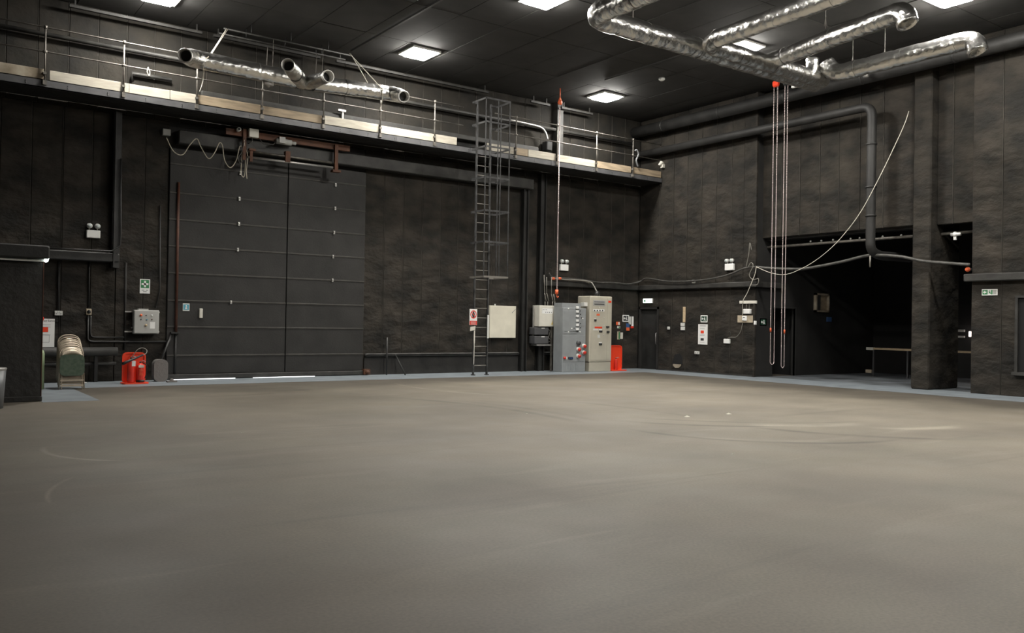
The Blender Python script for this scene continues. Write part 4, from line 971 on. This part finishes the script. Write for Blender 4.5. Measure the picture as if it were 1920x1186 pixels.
# cabinets
def cab_front(x0, x1, y1, yf): return PB(x0, 640, yf).x, PB(x1, 640, yf).x
yf = D-.95
gx0, gx1 = PB(1054.5, 640, yf).x, PB(1098, 640, yf).x
gz1 = PB(1075, 577, yf).z; depth = .0
gl0 = PB(1040, 640, D-.45).x
t = thing('switch_cabinet', 'blue grey floor standing switch cabinet with a column of white meters', 'cabinet', ((gx0+gx1)/2, yf+.3, 0))
yb_ = yf+.45
MB().bbox((gx0, yf, .005), (gx1, yb_, gz1), .008).build('body', 'cabinet_grey', t)
MB().box((gx0+.01, yf+.05, gz1-.005), (gx0+(gx1-gx0)*.8, yb_, gz1+.15)).build('top_box', 'cabinet_grey', t)
xf = XB(yf); w_ = gx1-gx0
for k in (0, 1): pass
MB(xf).bbox((gx0+.015, 0, gz1*.60), (gx0+w_*.60, .012, gz1*.955), .004).build('door_panel', 'cabinet_grey', t)
MB(xf).bbox((gx0+.015, 0, .32), (gx0+w_*.98, .010, gz1*.57), .004).build('lower_panel', 'cabinet_grey', t)
g = MB(xf)
for k in range(8): g.box((gx0+w_*(.08+.07*k), 0, .05), (gx0+w_*(.10+.07*k), .006, .26))
g.build('louvre', 'cabinet_grey', t)
def cf(px, py): p = PB(px, py, yf); return p.x, p.z
for py in (576.5, 584, 592.5, 601, 609, 617):
    x, z = cf(1082, py); MB(xf).bbox((x-.055, 0, z-.035), (x+.055, .03, z+.04), .008).build('meter', 'white', t)
    MB(xf).box((x-.07, .0, z-.05), (x+.075, .02, z-.036)).build('meter_shadow_gap', 'ink', t)
for (px, py) in ((1071.5, 615.5), (1092, 597), (1065.5, 578.5), (1065.5, 622), (1087, 622)):
    x, z = cf(px, py); MB(xf).cyl((x, 0, z), (x, .02, z), .022, 10).build('indicator', 'white', t)
for (px, py) in ((1087.5, 582.5), (1088, 589), (1090, 595.5), (1088, 606), (1088, 614), (1076, 615)):
    x, z = cf(px, py); MB(xf).cyl((x, 0, z), (x, .02, z), .016, 8).build('button', 'ink', t)
x, z = cf(1058, 621); x2, _ = cf(1084, 621); MB(xf).box((x, 0, z-.008), (x2, .012, z+.008)).build('trunking_line', 'ink', t)
x, z = cf(1092.5, 611); MB(xf).box((x-.05, 0, z+.01), (x+.04, .006, z+.02)).box((x-.05, 0, z-.03), (x+.04, .006, z-.01)).build('vent_slot', 'ink_grey', t)
x, z = cf(1083, 642); MB(xf).cyl((x, 0, z), (x, .09, z-.02), .068, 16).build('socket_outlet', 'box_dark', t)
for (px, py) in ((1093.5, 648), (1083, 654), (1093, 660), (1083, 666.5)):
    x, z = cf(px, py)
    s_ = MB(xf).cyl((x-.005, 0, z), (x-.005, .07, z-.01), .068, 16).build('socket_outlet', 'white_dull', t)
    MB(xf).cyl((x, .06, z-.008), (x+.01, .11, z-.025), .055, 16).build('socket_cap', 'red', s_)
x, z = cf(1057.5, 670.5); MB(xf).cyl((x, 0, z), (x, .06, z), .04, 12).build('emergency_stop', 'red', t)
x, z = cf(1061, 671); MB(xf).bbox((x-.02, 0, z-.04), (x+.03, .03, z+.04), .004).build('key_plate', 'white_dull', t)
x, z = cf(1069, 671); br = MB(xf).bbox((x-.09, 0, z-.035), (x+.09, .04, z+.035), .006).build('breaker_row', 'black_plastic', t)
for k in range(3): MB(xf).box((x-.07+.06*k, .04, z-.02), (x-.04+.06*k, .055, z+.02)).build('toggle', 'deep_blue', br)

yf2 = D-1.0
bx0, bx1 = PB(1105.5, 640, yf2).x, PB(1147, 640, yf2).x
bz1_ = PB(1126, 555, yf2).z
t = thing('control_cabinet', 'tall beige floor standing control cabinet right of the blue grey one', 'cabinet', ((bx0+bx1)/2, yf2+.3, 0))
MB().bbox((bx0, yf2, .30), (bx1, yf2+.62, bz1_), .025).build('body', 'cabinet_beige', t)
MB().bbox((bx0+.01, yf2+.02, .005), (bx1-.01, yf2+.6, .295), .008).build('plinth', 'cabinet_beige', t)
MB().box((bx0+.012, yf2+.03, .27), (bx1-.012, yf2+.6, .31)).build('shadow_gap', 'ink', t)
xf = XB(yf2); w_ = bx1-bx0
MB(xf).bbox((bx0+w_*.03, 0, .36), (bx0+w_*.74, .012, bz1_-.05), .004).build('door', 'cabinet_beige', t)
MB(xf).bbox((bx0+w_*.77, 0, .36), (bx0+w_*.97, .012, bz1_-.05), .004).build('door', 'cabinet_beige', t)
def cb(px, py): p = PB(px, py, yf2-.01); return p.x, p.z
def pn(name, px0, py0, px1, py1, m, d=.01, t=t):
    a, b = cb(px0, (py0+py1)/2)[0], cb(px1, (py0+py1)/2)[0]; z0, z1 = cb((px0+px1)/2, py1)[1], cb((px0+px1)/2, py0)[1]
    return MB(xf).bbox((a, .010, z0), (b, .014+d, z1), .004).build(name, m, t)
df = pn('display_frame', 1112, 562.5, 1135, 573, 'box_grey', .004); pn('display', 1114, 564, 1133, 567, 'ink_grey', .01, df); pn('display', 1114, 569, 1133, 571, 'ink', .01, df)
lr = pn('label_row', 1112, 579.5, 1133, 583.5, 'white', .004)
for k in range(4): pn('breaker', 1113.5+5*k, 580.5, 1115.8+5*k, 583, 'ink', .01, lr)
pn('label', 1140.5, 563.5, 1146, 567.5, 'red_bright', .003); pn('label', 1118.5, 588, 1124.5, 591.5, 'orange', .003)
pn('knob', 1114, 598, 1117.5, 602, 'ink', .03); pn('knob', 1123, 619, 1128.5, 622.5, 'ink', .03); pn('knob', 1122.5, 643, 1128, 646.5, 'ink', .03)
pn('white_tag', 1123, 617.3, 1128.5, 619, 'white', .01); pn('white_tag', 1122.5, 641, 1128, 643, 'white', .01); pn('white_tag', 1114, 596.8, 1117.5, 598, 'white', .01)
pn('red_label', 1115, 612, 1129, 615.2, 'red_bright', .003); pn('paper_label', 1112, 615.5, 1122, 619, 'white_dull', .003)
pn('paper_label', 1120, 627, 1125, 633, 'white_dull', .006)
pn('handle', 1136, 611, 1141, 614, 'ink', .04); pn('handle', 1137.5, 620, 1141.5, 623.5, 'ink', .04)
for (px, py) in ((1132, 595), (1132, 610), (1132, 617), (1131.5, 628), (1123, 576)):
    x, z = cb(px, py); MB(xf).cyl((x, .01, z), (x, .025, z), .015, 8).build('indicator', 'white_dull', t)
px_ = PB(1100, 571, yf2+.25); MB().bbox((bx0-.14, yf2+.12, px_.z-.06), (bx0, yf2+.30, px_.z+.07), .01).build('side_box', 'white_dull', t)
# black gland / motor above cabinet with cables
p = PB(1110, 545, D-.35)
t = thing('cable_gland', 'black cable hood above the beige control cabinet', 'cable hood', (p.x, p.y, bz1_))
MB().tube([(p.x, yf2+.4, bz1_), (p.x, yf2+.4, bz1_+.12), (p.x, yf2+.4, bz1_+.18)], [.10, .10, .05], 14).build('hood', 'black_plastic', t)
MB().tube([tuple(v) for v in spline([Vector((p.x, yf2+.4, bz1_+.15)), PB(1113, 535, D-.4), PB(1108, 529, D-.3), PB(1095, 526, D-.25), PB(1070, 524, D-.2)], 5)], .022, 8).build('cable', 'cable_light', t)
# second extinguisher stand
ys = D-.75; sx0 = PB(1147, 670, ys).x; sx1 = PB(1165, 670, ys).x; sz1 = PB(1155, 647, ys).z
standboard(sx0-.18, sx1-.02, ys, 'red moulded extinguisher stand right of the beige cabinet', sz1)
t = extinguisher(sx0+.07, ys-.13, .036, .05, .38, 'small', 'slim red extinguisher on the stand beside the beige cabinet')
# notices right of cabinet (back wall)
for (r_, mn, lab) in (((1178.5, 593, 1182.5, 608), 'white_dull', 'narrow pale notice directly right of the pictogram notice'),
                      ((1184, 593, 1187.5, 611), 'white', 'tall narrow white notice nearest the fire exit'), ((1174, 606, 1180, 613.5), 'deep_blue', 'small blue notice under the pictogram notice'), ((1174, 613.5, 1180, 619.5), 'orange', 'small orange notice under the blue notice'),
                      ((1182.5, 611, 1187.5, 615), 'red', 'small red call point below the tall narrow notice'), ((1155, 603, 1162, 609), 'orange', 'small orange and white sticker right of the beige cabinet'), ((1157, 611, 1162.5, 615), 'white_dull', 'small pale sticker below the orange and white one'),
                      ((1157, 621, 1162, 636), 'plywood', 'tall narrow coloured sticker above the second stand'), ((1163, 623, 1167.5, 635), 'offwhite', 'narrow cream sticker right of the tall coloured sticker')):
    u = rb(*r_); t = thing('notice', lab, 'notice', ((u[0]+u[1])/2, D, u[2]), 'notices on the back wall near the fire exit')
    MB(XFB).box((u[0], 0, u[2]), (u[1], .012, u[3])).build('plate', mn, t)
    if False:
        w_, h_ = u[1]-u[0], u[3]-u[2]; g = MB(XFB)
        for a, b, c, d in ((.2, .15, .32, .8), (.2, .7, .5, .82), (.42, .2, .5, .6), (.42, .4, .62, .5), (.62, .2, .7, .8), (.7, .6, .88, .7), (.78, .15, .88, .5)): g.box((u[0]+w_*a, .012, u[2]+h_*b), (u[0]+w_*c, .014, u[2]+h_*d))
        g.build('pictogram', 'ink', t)
    elif r_[0] in (1155, 1157) and r_[1] < 630:
        MB(XFB).box(((u[0]+u[1])/2, .012, u[2]+.01), (u[1]-.01, .014, u[3]-.01)).build('print', 'white_dull' if r_[0] == 1155 else 'green', t)
pict((1167, 590, 1179, 603), 'white pictogram notice on the back wall right of the beige cabinet', XFB, rb, D, arrow=0)
# exit light
u = rb(1208, 560, 1224, 568, D-.1) ; ex = PR(1216, 564, W)
u = rr(1208.5, 560, 1224, 567.5)
t = thing('exit_light', 'glowing white exit light above the fire exit door', 'exit light', (W, -(u[0]+u[1])/2, u[2]))
MB(XFR).bbox((u[0]-.02, 0, u[2]-.015), (u[1]+.02, .05, u[3]+.015), .008).build('housing', 'white_dull', t)
MB(XFR).box((u[0], .05, u[2]), (u[1], .07, u[3])).build('lit_face', 'lamp_exit', t)
MB(XFR).box((u[0]+.05, .07, u[2]+.03), (u[0]+.12, .072, u[3]-.03)).build('arrow', 'green', t)

# ================================================================== CHAIN HOISTS
def hoist(px0, py0, pybot, X, lab, strands, body=True):
    p = PR(px0, py0, X)
    return p
# hoist in front of gantry
p = PB(1050, 192, 19.9)
t = thing('chain_hoist', 'orange chain hoist before the gantry, its chains hanging to the grey boxes', 'chain hoist', (p.x, 19.9, p.z))
MB().cyl((p.x, 19.9, p.z+.08), (p.x, 19.9, HC), .014, 8).sph((p.x, 19.9, p.z), .07, sz=1.2).tube([(p.x, 19.9, p.z+.06), (p.x, 19.9, p.z+.15)], [.05, .02], 10).build('hoist_body', 'orange', t)
zb1 = PB(1044, 548, 19.9).z; zmid = PB(1046, 275, 19.9).z
for dx, z1, mn in ((-.045, zb1, 'chain'), (.035, zb1+.05, 'chain'), (0.0, zmid, 'dark_metal')):
    MB().chain((p.x+dx, 19.9+dx, p.z-.06), (p.x+dx, 19.9+dx, z1), m=mn).build('chain', mn, t)
MB().cyl((p.x-.045, 19.855, zb1+.08), (p.x-.045, 19.855, zb1-.05), .05, 12).tube([(p.x-.045, 19.855, zb1-.05), (p.x-.045, 19.855, zb1-.13), (p.x-.0, 19.855, zb1-.16), (p.x+.02, 19.855, zb1-.11)], .014, 6).build('hook_block', 'orange', t)
# hoists in front of the big opening
XC = 19.8
for (xa, xb_, ytop, ybot, ytag, lab, dy_) in ((1449.5, 1456.5, 163, 684, 618, 'orange topped chain hoist with a long chain loop, left of the pair before the opening', 0), (1470, 1475.5, 160, 690, 621, 'chain hoist with a long chain loop, right of the pair before the opening', 0)):
    a, b = PR(xa, 300, XC), PR(xb_, 300, XC); zt2 = PR(xa, ytop, XC).z; zb2 = PR((xa+xb_)/2, ybot, XC).z
    t = thing('chain_hoist', lab, 'chain hoist', (XC, (a.y+b.y)/2, zt2), 'pair of chain hoists before the opening')
    ym = (a.y+b.y)/2
    MB().bbox((XC-.07, ym-.09, zt2-.02), (XC+.07, ym+.09, zt2+.15), .03).cyl((XC, ym, zt2+.12), (XC, ym, HC), .02, 8).build('hoist_body', 'red_bright' if xa < 1460 else 'dark_metal', t)
    MB().chain((XC, a.y, zt2), (XC, a.y, zb2+.06)).build('chain', 'chain', t)
    MB().chain((XC, b.y, zt2), (XC, b.y, zb2+.06)).build('chain', 'chain', t)
    MB().chain((XC, a.y, zb2+.06), (XC, ym, zb2)).chain((XC, ym, zb2), (XC, b.y, zb2+.06)).build('chain_bottom', 'chain', t)
    MB().chain((XC+.03, ym-.01, zt2), (XC+.03, ym-.01, PR(xa, 218, XC).z), r=.02).build('slack_chain', 'dark_metal', t)
    zg = PR(xa, ytag, XC).z
    yt = a.y if xa < 1460 else b.y
    MB().cyl((XC, yt, zg-.06), (XC, yt, zg+.05), .022, 8).build('marker_tag', 'orange', t)
# ================================================================== RIGHT WALL ITEMS
def rp_(x, y, d=0): p = PR(x, y); return p
wallbox('wall_batten', XFR, rr(1281.5, 575, 1286, 604), .04, 'wood', 'short upright bare wooden batten on the right wall', 'batten')
wallbox('light_switch', XFR, rr(1277, 605, 1284.5, 611), .03, 'white_dull', 'upper white switch plate under the wooden batten', 'switch', .005, 'switch plates under the batten')
wallbox('light_switch', XFR, rr(1277, 612, 1284.5, 618.5), .03, 'white_dull', 'lower white switch plate under the wooden batten', 'switch', .005, 'switch plates under the batten')
wallbox('door_button', XFR, rr(1252, 612, 1256.5, 617.5), .03, 'white_dull', 'small white push button right of the fire exit', 'button', .008)
wallbox('sensor', XFR, rr(1303.5, 525, 1309, 531), .05, 'white_dull', 'small white square sensor on top of the right wall ledge', 'sensor', .008, base=.12)
pict((1314, 590.5, 1327, 604), 'square exit sign directly above the tall white notice')
u = rr(1309.5, 607.5, 1327, 645.5); t = thing('notice_board', 'tall white notice with red and black squares on the right wall', 'sign', (W, -(u[0]+u[1])/2, u[2]))
w_, h_ = u[1]-u[0], u[3]-u[2]
MB(XFR).box((u[0], 0, u[2]), (u[1], .015, u[3])).build('plate', 'white', t)
MB(XFR).box((u[0]+w_*.28, .015, u[2]+h_*.55), (u[0]+w_*.62, .018, u[2]+h_*.69)).build('red_square', 'red_bright', t)
MB(XFR).box((u[0]+w_*.28, .015, u[2]+h_*.19), (u[0]+w_*.62, .018, u[2]+h_*.31)).build('black_square', 'ink', t)
g = MB(XFR)
g.box((u[0]+w_*.18, .015, u[2]+h_*.90), (u[0]+w_*.82, .0165, u[2]+h_*.93))
for fy_ in (.80, .76, .48, .44, .10): g.box((u[0]+w_*.2, .015, u[2]+h_*fy_), (u[0]+w_*.7, .016, u[2]+h_*(fy_+.012)))
g.build('text_lines', 'ink_grey', t)
u = rr(1303.5, 658, 1312, 663.5); t = thing('wall_socket', 'white socket low on the right wall under the tall notice', 'socket', (W, -(u[0]+u[1])/2, u[2]))
MB(XFR).bbox((u[0], 0, u[2]), (u[1], .04, u[3]), .006).build('plate', 'white_dull', t)
MB(XFR).box((u[0]+.04, .04, u[2]+.02), (u[0]+.07, .043, u[2]+.06)).box((u[1]-.07, .04, u[2]+.02), (u[1]-.04, .043, u[2]+.06)).build('outlet', 'ink_grey', t)
u = rr(1359, 635, 1370, 643.5); t = thing('wall_socket', 'white socket box with a plugged cable near the wall corner', 'socket', (W, -(u[0]+u[1])/2, u[2]))
MB(XFR).bbox((u[0], 0, u[2]), (u[1], .07, u[3]), .01).build('box', 'white', t)
MB(XFR).tube([tuple(v) for v in spline([Rr(1366, 634, .05), Rr(1372, 632, .06), Rr(1383, 631, .06), Rr(1391, 620, .05), Rr(1394, 606, .05)], 5)], .009, 6).build('cable', 'cable_light', t)
MB(XFR).tube([tuple(v) for v in spline([Rr(1369, 632, .05), Rr(1372, 626, .05), Rr(1370, 621, .05), Rr(1366, 624, .05)], 4)], .008, 6).build('cable_loop', 'cable', t)
wallbox('trunking', XFR, rr(1388.5, 563.5, 1420, 569), .06, 'offwhite', 'pale horizontal trunking strip near the corner of the opening', 'trunking', .008)
t = thing('wall_box', 'white box hanging below the pale trunking strip', 'electrical box', tuple(PR(1403, 588)))
u = rr(1397, 579, 1409.5, 588); MB(XFR).bbox((u[0], 0, u[2]), (u[1], .10, u[3]), .01).build('body', 'white', t)
for px in (1400.5, 1406): MB(XFR).cyl(Rr(px, 569, .03), Rr(px, 580, .03), .007, 6).build('cable', 'cable_light', t)
t = thing('backing_board', 'bare wooden backing board near the corner of the opening', 'board', tuple(PR(1400, 604)))
u = rr(1384, 591, 1415.5, 604.5); MB(XFR).bbox((u[0], 0, u[2]), (u[1], .035, u[3]), .005).build('board', 'plywood', t)
t = thing('wall_phone', 'white wall phone fixed on the bare wooden backing board', 'phone', tuple(PR(1399, 603)))
u = rr(1394.5, 592, 1402.5, 601); MB(XFR).bbox((u[0], .035, u[2]), (u[1], .09, u[3]), .012).build('body', 'white', t)
MB(XFR).box(((u[0]+u[1])/2-.03, .09, u[3]-.06), ((u[0]+u[1])/2+.03, .093, u[3]-.035)).build('display', 'ink', t)
wallbox('hook_box', XFR, rr(1415.5, 601, 1419, 608.5), .06, 'white', 'tiny white box at the right end of the wooden backing board', 'box', .006)
pict((1424, 596.5, 1437, 610.5), 'square exit sign with arrow on the side wall of the dark bay', XB(YA), rb, YA)
# broken hole in wall foot
t = thing('wall_hatch', 'dark ragged hole with dusty sill low on the right wall', 'hole', tuple(PR(1271, 690)))
u = rr(1261, 662, 1280, 684)
MB(XFR).prism([(u[0], u[2]+.02), (u[0]+.06, u[2]), (u[1]-.05, u[2]), (u[1], u[2]+.05), (u[1], u[3]-.15), (u[1]-.1, u[3]), (u[0]+.1, u[3]-.05)], -.02, .012).build('opening', 'void', t)
MB(XFR).prism([(u[0]+.05, u[2]-.02), (u[0]+.14, u[2]-.09), (u[1]-.14, u[2]-.09), (u[1]-.05, u[2]-.01), (u[1]-.05, u[2]+.03), (u[0]+.05, u[2]+.03)], 0, .03).build('sill', 'timber_stain', t)
# exit sign, big, right
u = rr(1841.5, 541.5, 1871, 553.5); t = thing('exit_sign', 'wide white and green exit sign with arrow on the near right wall', 'sign', (W, -(u[0]+u[1])/2, u[2]))
w_, h_ = u[1]-u[0], u[3]-u[2]; X_ = lambda a: u[0]+w_*a; Z_ = lambda a: u[2]+h_*a
MB(XFR).bbox((u[0], 0, u[2]), (u[1], .02, u[3]), .004).build('plate', 'white', t)
MB(XFR).box((X_(.05), .02, Z_(.15)), (X_(.38), .022, Z_(.85))).box((X_(.60), .02, Z_(.15)), (X_(.69), .022, Z_(.85))).build('green_field', 'green', t)
MB(XFR).box((X_(.71), .02, Z_(.15)), (X_(.94), .022, Z_(.85))).build('door_print', 'box_grey', t)
MB(XFR).prism([(X_(.09), Z_(.5)), (X_(.2), Z_(.25)), (X_(.2), Z_(.75))], .022, .024).box((X_(.19), .022, Z_(.4)), (X_(.3), .024, Z_(.6))).build('arrow', 'white', t)
MB(XFR).cyl((X_(.51), .02, Z_(.75)), (X_(.51), .023, Z_(.75)), w_*.03, 8).prism([(X_(.42), Z_(.2)), (X_(.5), Z_(.38)), (X_(.56), Z_(.2)), (X_(.59), Z_(.25)), (X_(.54), Z_(.62)), (X_(.44), Z_(.6)), (X_(.47), Z_(.4))], .02, .023).build('running_figure', 'green', t)
p = PR(1819, 505, W)
t = thing('warning_lamp', 'small red lamp on the ledge edge at the narrow opening', 'lamp', tuple(p))
MB(XFR).cyl((-p.y, 0, p.z), (-p.y, .04, p.z), .045, 12, m='dark_metal').sph((-p.y-.02, .08, p.z+.0), .06, m='orange').build('dome', 'orange', t)
# cables on the ledge
def cpath(pts): return pts
P = []
for (x, y) in ((1029, 512), (1035, 519), (1050, 521), (1075, 523), (1095, 525), (1120, 529), (1150, 530), (1180, 532)): P.append(PB(x, y, D-.18))
P2 = [PR(x, y, W-.2) for (x, y) in ((1201, 527), (1210, 522), (1225, 523), (1250, 527), (1290, 527), (1330, 523), (1365, 515), (1395, 503), (1416, 500))]
rope('ledge_cable', P+P2, .03, 'cable', 'thick black cable lying along the ledge round the room corner', 'cable')
rope('ledge_cable', [PB(x, y+2, D-.20) for (x, y) in ((1033, 519), (1060, 522), (1090, 524), (1105, 528))], .022, 'cable_light', 'lighter cable along the ledge above the grey cabinet', 'cable')
g = [PB(1037, 521.5, D-.23), PB(1050, 522, D-.23)]
for k, (px, lab) in enumerate(((1037, 'left orange sleeve on the ledge cable'), (1049, 'right orange sleeve on the ledge cable'))):
    p = PB(px, 522, D-.19); tag(MB().cyl((p.x-.05, p.y, p.z), (p.x+.05, p.y, p.z), .045, 10).build('cable_sleeve', 'orange'), lab, 'sleeve', 'orange sleeves on the ledge cable')
rope('sagging_cable', [PR(x, y, W-.15) for (x, y) in ((1416, 500), (1450, 503), (1500, 504), (1535, 499), (1580, 490), (1620, 480), (1645, 478), (1690, 481), (1730, 489), (1775, 493), (1818, 496))], .040, 'cable', 'thick dark cable sagging across both openings in the right wall', 'cable')
rope('rope', [PR(x, y, W-.3-.28*math.sin(math.pi*min(1, max(0, (1704-x)/286)))) for (x, y) in ((1704, 208), (1697, 230), (1680, 268), (1650, 330), (1615, 395), (1580, 442), (1550, 472), (1515, 497), (1475, 514), (1445, 511), (1418, 500))], .009, 'rope', 'long pale rope swooping from high on the right wall to the ledge corner')
rope('rope', [PR(x, y, W-.3) for (x, y) in ((1418, 500), (1416, 512), (1409, 530), (1401, 549), (1393, 565))]+[PR(1392, 590, W-.08)], .010, 'rope', 'pale rope tail hanging from the ledge corner to the wooden board')
rope('cable_loop', [PR(x, y, W-.3) for (x, y) in ((1399, 500), (1404, 475), (1406, 455), (1409, 468))], .010, 'cable_light', 'thin wire rising above the ledge corner', 'wire')
rope('cable_coil', [PR(x, y, W-.25) for (x, y) in ((1403, 500), (1408, 492), (1412, 498), (1405, 515), (1412, 524), (1422, 522), (1420, 533), (1408, 534))], .012, 'cable_light', 'pale cable coil hanging at the ledge corner', 'cable')
# overhead pipe in both openings
a, b = PR(1434, 464, W+.55), PR(1712, 446, W+.55)
seg_pipe('rigging_pipe', [(W+.55, a.y, a.z), (W+.55, PR(1822, 436, W+.55).y-.4, PR(1822, 434, W+.55).z)], .04, 'rail', 'scaffold pipe under the lintel across both openings')
g = MB()
for px in (1520, 1540, 1562, 1595, 1612, 1655, 1690):
    p = PR(px, 460-(px-1434)*.066, W+.55); g.sph((p.x, p.y, p.z+.03), .03)
tag(g.build('paint_drips', 'white_dull'), 'white blobs dotted along the top of the scaffold pipe under the lintel', 'blobs')
p = PR(1791, 439, W+.5); t = thing('pipe_clamp', 'white clamp on the scaffold pipe in the narrow opening', 'clamp', tuple(p))
MB().sph(tuple(p), .07).cyl((p.x, p.y-.14, p.z), (p.x, p.y+.1, p.z), .045, 10).box((p.x-.03, p.y-.03, p.z-.14), (p.x+.03, p.y+.03, p.z)).build('body', 'white', t)
# junk at gantry right end and high right wall
p = PR(1243, 308, W-.05); t = thing('flood_lamp', 'small pale lamp fitting on the right wall at the gantry end', 'lamp', tuple(p))
MB().tube([(W-.02, p.y, p.z+.02), (W-.14, p.y, p.z+.04), (W-.22, p.y+.02, p.z-.04)], [.05, .07, .03], 10).box((W-.12, p.y-.06, p.z-.12), (W-.02, p.y+.05, p.z)).build('body', 'offwhite', t)
rope('rag', [PB(1190, 283, GY-.02), PB(1194, 281, GY-.06), PB(1197, 290, GY-.06), PB(1193, 300, GY-.06), PB(1196, 312, GY-.05)], [.05]*1+[.035]*23+[.01] if False else .03, 'bin_grey', 'grey rag draped on the gantry rail near the right wall', 'rag')
for (px, py, lab) in ((1241, 148, 'small white round smoke detector on the ceiling above the far corner'),):
    p = PZ(px, py, HC-.03); tag(MB().tube([(p.x, p.y, HC-.005), (p.x, p.y, HC-.05), (p.x, p.y, HC-.08)], [.09, .09, .05], 14).build('smoke_detector', 'white_dull'), lab, 'smoke detector')
p = PR(1620, 142, W-.7); t = thing('spot_fitting', 'small round fitting under the thick pipe near the rightmost foil duct', 'lamp', tuple(p))
MB().cyl((p.x, p.y, p.z), (p.x, p.y-.12, p.z), .06, 12, m='galv').cyl((p.x, p.y-.06, p.z), (p.x, p.y-.06, HC), .012, 6, m='steel_black').build('body', 'galv', t)
p = PR(1490, 162, XC); tag(MB().bbox((p.x-.05, p.y-.10, p.z-.04), (p.x+.05, p.y+.08, p.z+.04), .01).cyl((p.x, p.y, p.z), (p.x, p.y, HC), .012, 6).build('limit_switch', 'white_dull'), 'small white fitting just right of the hoist heads', 'fitting')

# ================================================================== DARK BAY ITEMS
u = rb(1525, 550, 1550.5, 585, YA); t = thing('wall_cabinet_frame', 'open pale framed wall hatch inside the dark bay', 'hatch', ((u[0]+u[1])/2, YA, u[2]))
f = XB(YA)
MB(f).box((u[0], 0, u[2]), (u[0]+.07, .1, u[3])).box((u[1]-.05, 0, u[2]), (u[1], .1, u[3])).box((u[0], 0, u[3]-.06), (u[1], .1, u[3])).box((u[0], 0, u[2]), (u[1], .1, u[2]+.06)).build('frame', 'timber_stain', t)
MB(f).box((u[0]+.05, 0, u[2]+.05), (u[1]-.04, .02, u[3]-.05)).build('back', 'timber_tan', t)
MB(f).box((u[0]+.07, .02, u[2]+.06), (u[0]+.3, .06, u[3]-.06)).build('dark_side', 'ink', t)
u = rb(1549, 594, 1558, 603, YA); tag(MB(f).bbox((u[0], 0, u[2]), (u[1], .03, u[3]), .006).build('wall_sign', 'deep_blue'), 'tiny dull blue sign inside the dark bay', 'sign')
XB_ = 25.2
a, b = PR(1632, 662, XB_), PR(1822, 650, XB_)
t = thing('handrail', 'wooden topped handrail inside the dark bay', 'railing', (XB_, (a.y+b.y)/2, 0))
zh = (a.z+b.z)/2
MB().box((XB_-.03, b.y-1, zh-.03), (XB_+.05, a.y, zh+.03)).build('top_rail', 'wood', t)
for px in (1638, 1702, 1790): p = PR(px, 660, XB_); MB().box((XB_-.02, p.y-.02, .003), (XB_+.03, p.y+.02, zh-.03)).build('post', 'steel_grey', t)
MB().box((XB_-.02, a.y-.05, .1), (XB_+.1, a.y+.15, .2)).build('foot_bracket', 'plywood', t)
p = PR(1632, 662, XB_); MB().box((XB_-.05, p.y-.12, zh-.05), (XB_+.05, p.y+.12, zh+.04)).build('end_cap', 'offwhite', t)
f = XR(XE)
for (r_, mn, lab) in (((1768, 633, 1781, 639), 'offwhite', 'small pale box low inside the narrow opening'), ((1793, 617.5, 1810, 622), 'box_grey', 'upper grey louvre strip inside the narrow opening'), ((1794, 629, 1810, 633), 'box_grey', 'lower grey louvre strip inside the narrow opening')):
    u = rr(*r_, XE); tag(MB(f).bbox((u[0], 0, u[2]), (u[1], .06, u[3]), .01).build('wall_box', mn), lab, 'box')
u = rr(1816, 621, 1823, 631, XE-.4); tag(MB(XR(XE-.0)).bbox((u[0], 0, u[2]), (u[1], .4, u[3]), .01).build('indicator_lamp', 'lamp_warm'), 'small glowing pinkish indicator at the edge of the narrow opening', 'lamp')
# ================================================================== FLOOR DEBRIS
for i, (px, py, lab) in enumerate(((1366, 776, 'white scrap on the floor, right of the pair before the tyre marks'), (1288, 781, 'white scrap on the floor, left of the pair before the tyre marks'), (454, 810, 'tiny white scrap on the floor in front of the big door'), (770, 704, 'white crumb at the foot of the wall left of the ladder'), (988, 775, 'tiny pebble on the open floor before the cabinets'), (1374, 851, 'tiny white crumb on the open floor at right'))):
    p = PZ(px, py, .003); s_ = .018 if i > 1 else .05
    tag(MB()._add([(p.x-s_, p.y-s_*.5, .003), (p.x+s_, p.y-s_*.6, .003), (p.x+s_*.8, p.y+s_*.5, .003), (p.x-s_*.6, p.y+s_*.7, .003), (p.x, p.y, .003+s_*.5)], [(3, 2, 1, 0), (0, 1, 4), (1, 2, 4), (2, 3, 4), (3, 0, 4)]).build('floor_scrap', 'debris'), lab, 'scrap')
